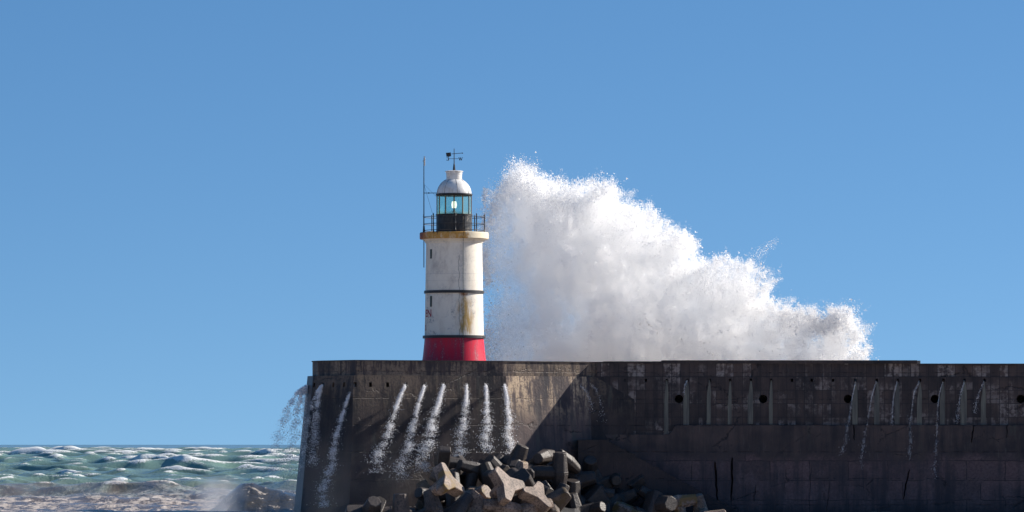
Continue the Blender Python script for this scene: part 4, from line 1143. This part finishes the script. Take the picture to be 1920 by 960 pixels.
KM = {'four-legged': tetrapod(), 'anchor-shaped': dolos(), 'three-armed': wye(), 'stub-legged': stub()}
KV = {}
def block_mesh(kind, mat):
    if (kind, mat) not in KV:
        me = KM[kind].copy(); me.materials.append(M[mat]); KV[(kind, mat)] = me
    return KV[(kind, mat)]

# pile surface: height of the crest line of the heap at a column
def crest(px):
    return np.interp(px, [660, 690, 760, 790, 830, 880, 930, 985, 1040, 1090, 1140, 1200, 1270, 1330], [975, 952, 938, 912, 870, 884, 880, 866, 866, 880, 900, 924, 952, 972])
rows = {'back': [], 'upper': [], 'middle': [], 'front': []}
kinds = list(KM)
rr_ = random.Random(21)
def wall_y(px):
    return on_head(px, 3)[0].y if px < 1080 else 299.6
for name, lo, hi, step, dy, yoff in (('back', 826, 1230, 48, 0, 2.0), ('upper', 795, 1270, 47, 27, 3.6), ('middle', 745, 1270, 48, 56, 5.3), ('front', 694, 1330, 46, 88, 6.9)):
    px = lo
    while px < hi:
        py = min(float(crest(px)) + dy + rr_.uniform(-8, 8), 950 if name != 'front' else 968)
        if not (name != 'front' and float(crest(px)) + dy > 958):
            yo = yoff if px < 1075 else 0.9 + (yoff - 2.0) * 0.62
            rows[name].append((px + rr_.uniform(-8, 8), py, rr_.choice(kinds), rr_.uniform(0.85, 1.15) * (1.15 if name in ('front', 'middle') else 1), (rr_.uniform(0, 6.28), rr_.uniform(0, 6.28), rr_.uniform(0, 6.28)), yo))
        px += step * rr_.uniform(0.85, 1.15)
ORD = ['first', 'second', 'third', 'fourth', 'fifth', 'sixth', 'seventh', 'eighth', 'ninth', 'tenth', 'eleventh', 'twelfth', 'thirteenth', 'fourteenth', 'fifteenth', 'sixteenth', 'seventeenth']
for name, lst in rows.items():
    lst.sort()
    for i, (px, py, kind, s, rot, yoff) in enumerate(lst):
        Y = wall_y(px) - yoff
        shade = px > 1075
        u_ = rr_.random() + (0.16 if name in ('front', 'middle') and 780 < px < 1030 else 0); mat = 'block_wet_shade' if u_ < (0.9 if shade else (0.75 if name == 'back' else 0.64)) else ('block_mid' if u_ < 0.86 else 'block_dry')  # shaded side draws darkened copies more often, sunlit front draws paler ones
        o = bpy.data.objects.new('armour_block', block_mesh(kind, mat)); C.objects.link(o)
        o.location = P(px, py, Y); o.rotation_euler = rot if not (name in ('back', 'upper') and 1030 < px < 1075) else (1.1, rot[1] * 0.1, 0.8); o.scale = (s,) * 3
        where = {'back': 'row against the wall', 'upper': 'upper row of the heap', 'middle': 'middle row of the heap', 'front': 'lowest row of the heap'}[name]
        tone = 'shaded' if shade else 'sunlit'
        tag(o, f'{tone} {kind} concrete block, {ORD[i]} from the left in the {where}', 'armour block', 'concrete armour blocks heaped at the wall foot')
for px, py, nrm_, roll, s_, lab in ((949, 912, (0.62, -0.62, 0.48), 0.5, 0.98, 'largest pale sunlit Y-shaped face in front, low in the middle of the heap'),
                                  (1004, 930, (0.55, -0.50, 0.66), 1.3, 0.9, 'sunlit Y-shaped block at the bottom edge, just right of the largest pale face'),
                                  (838, 905, (0.75, -0.40, 0.52), 2.0, 0.95, 'tan sunlit Y-shaped block low on the left side of the heap')):
    o = bpy.data.objects.new('armour_block', block_mesh('three-armed', 'block_dry')); C.objects.link(o)
    q = Vector(nrm_).to_track_quat('Z', 'Y') @ Euler((0, 0, roll)).to_quaternion()
    o.rotation_euler = q.to_euler(); o.location = P(px, py, wall_y(px) - 8.2); o.scale = (s_,) * 3
    tag(o, lab, 'armour block', 'concrete armour blocks heaped at the wall foot')
# rubble mound under the blocks
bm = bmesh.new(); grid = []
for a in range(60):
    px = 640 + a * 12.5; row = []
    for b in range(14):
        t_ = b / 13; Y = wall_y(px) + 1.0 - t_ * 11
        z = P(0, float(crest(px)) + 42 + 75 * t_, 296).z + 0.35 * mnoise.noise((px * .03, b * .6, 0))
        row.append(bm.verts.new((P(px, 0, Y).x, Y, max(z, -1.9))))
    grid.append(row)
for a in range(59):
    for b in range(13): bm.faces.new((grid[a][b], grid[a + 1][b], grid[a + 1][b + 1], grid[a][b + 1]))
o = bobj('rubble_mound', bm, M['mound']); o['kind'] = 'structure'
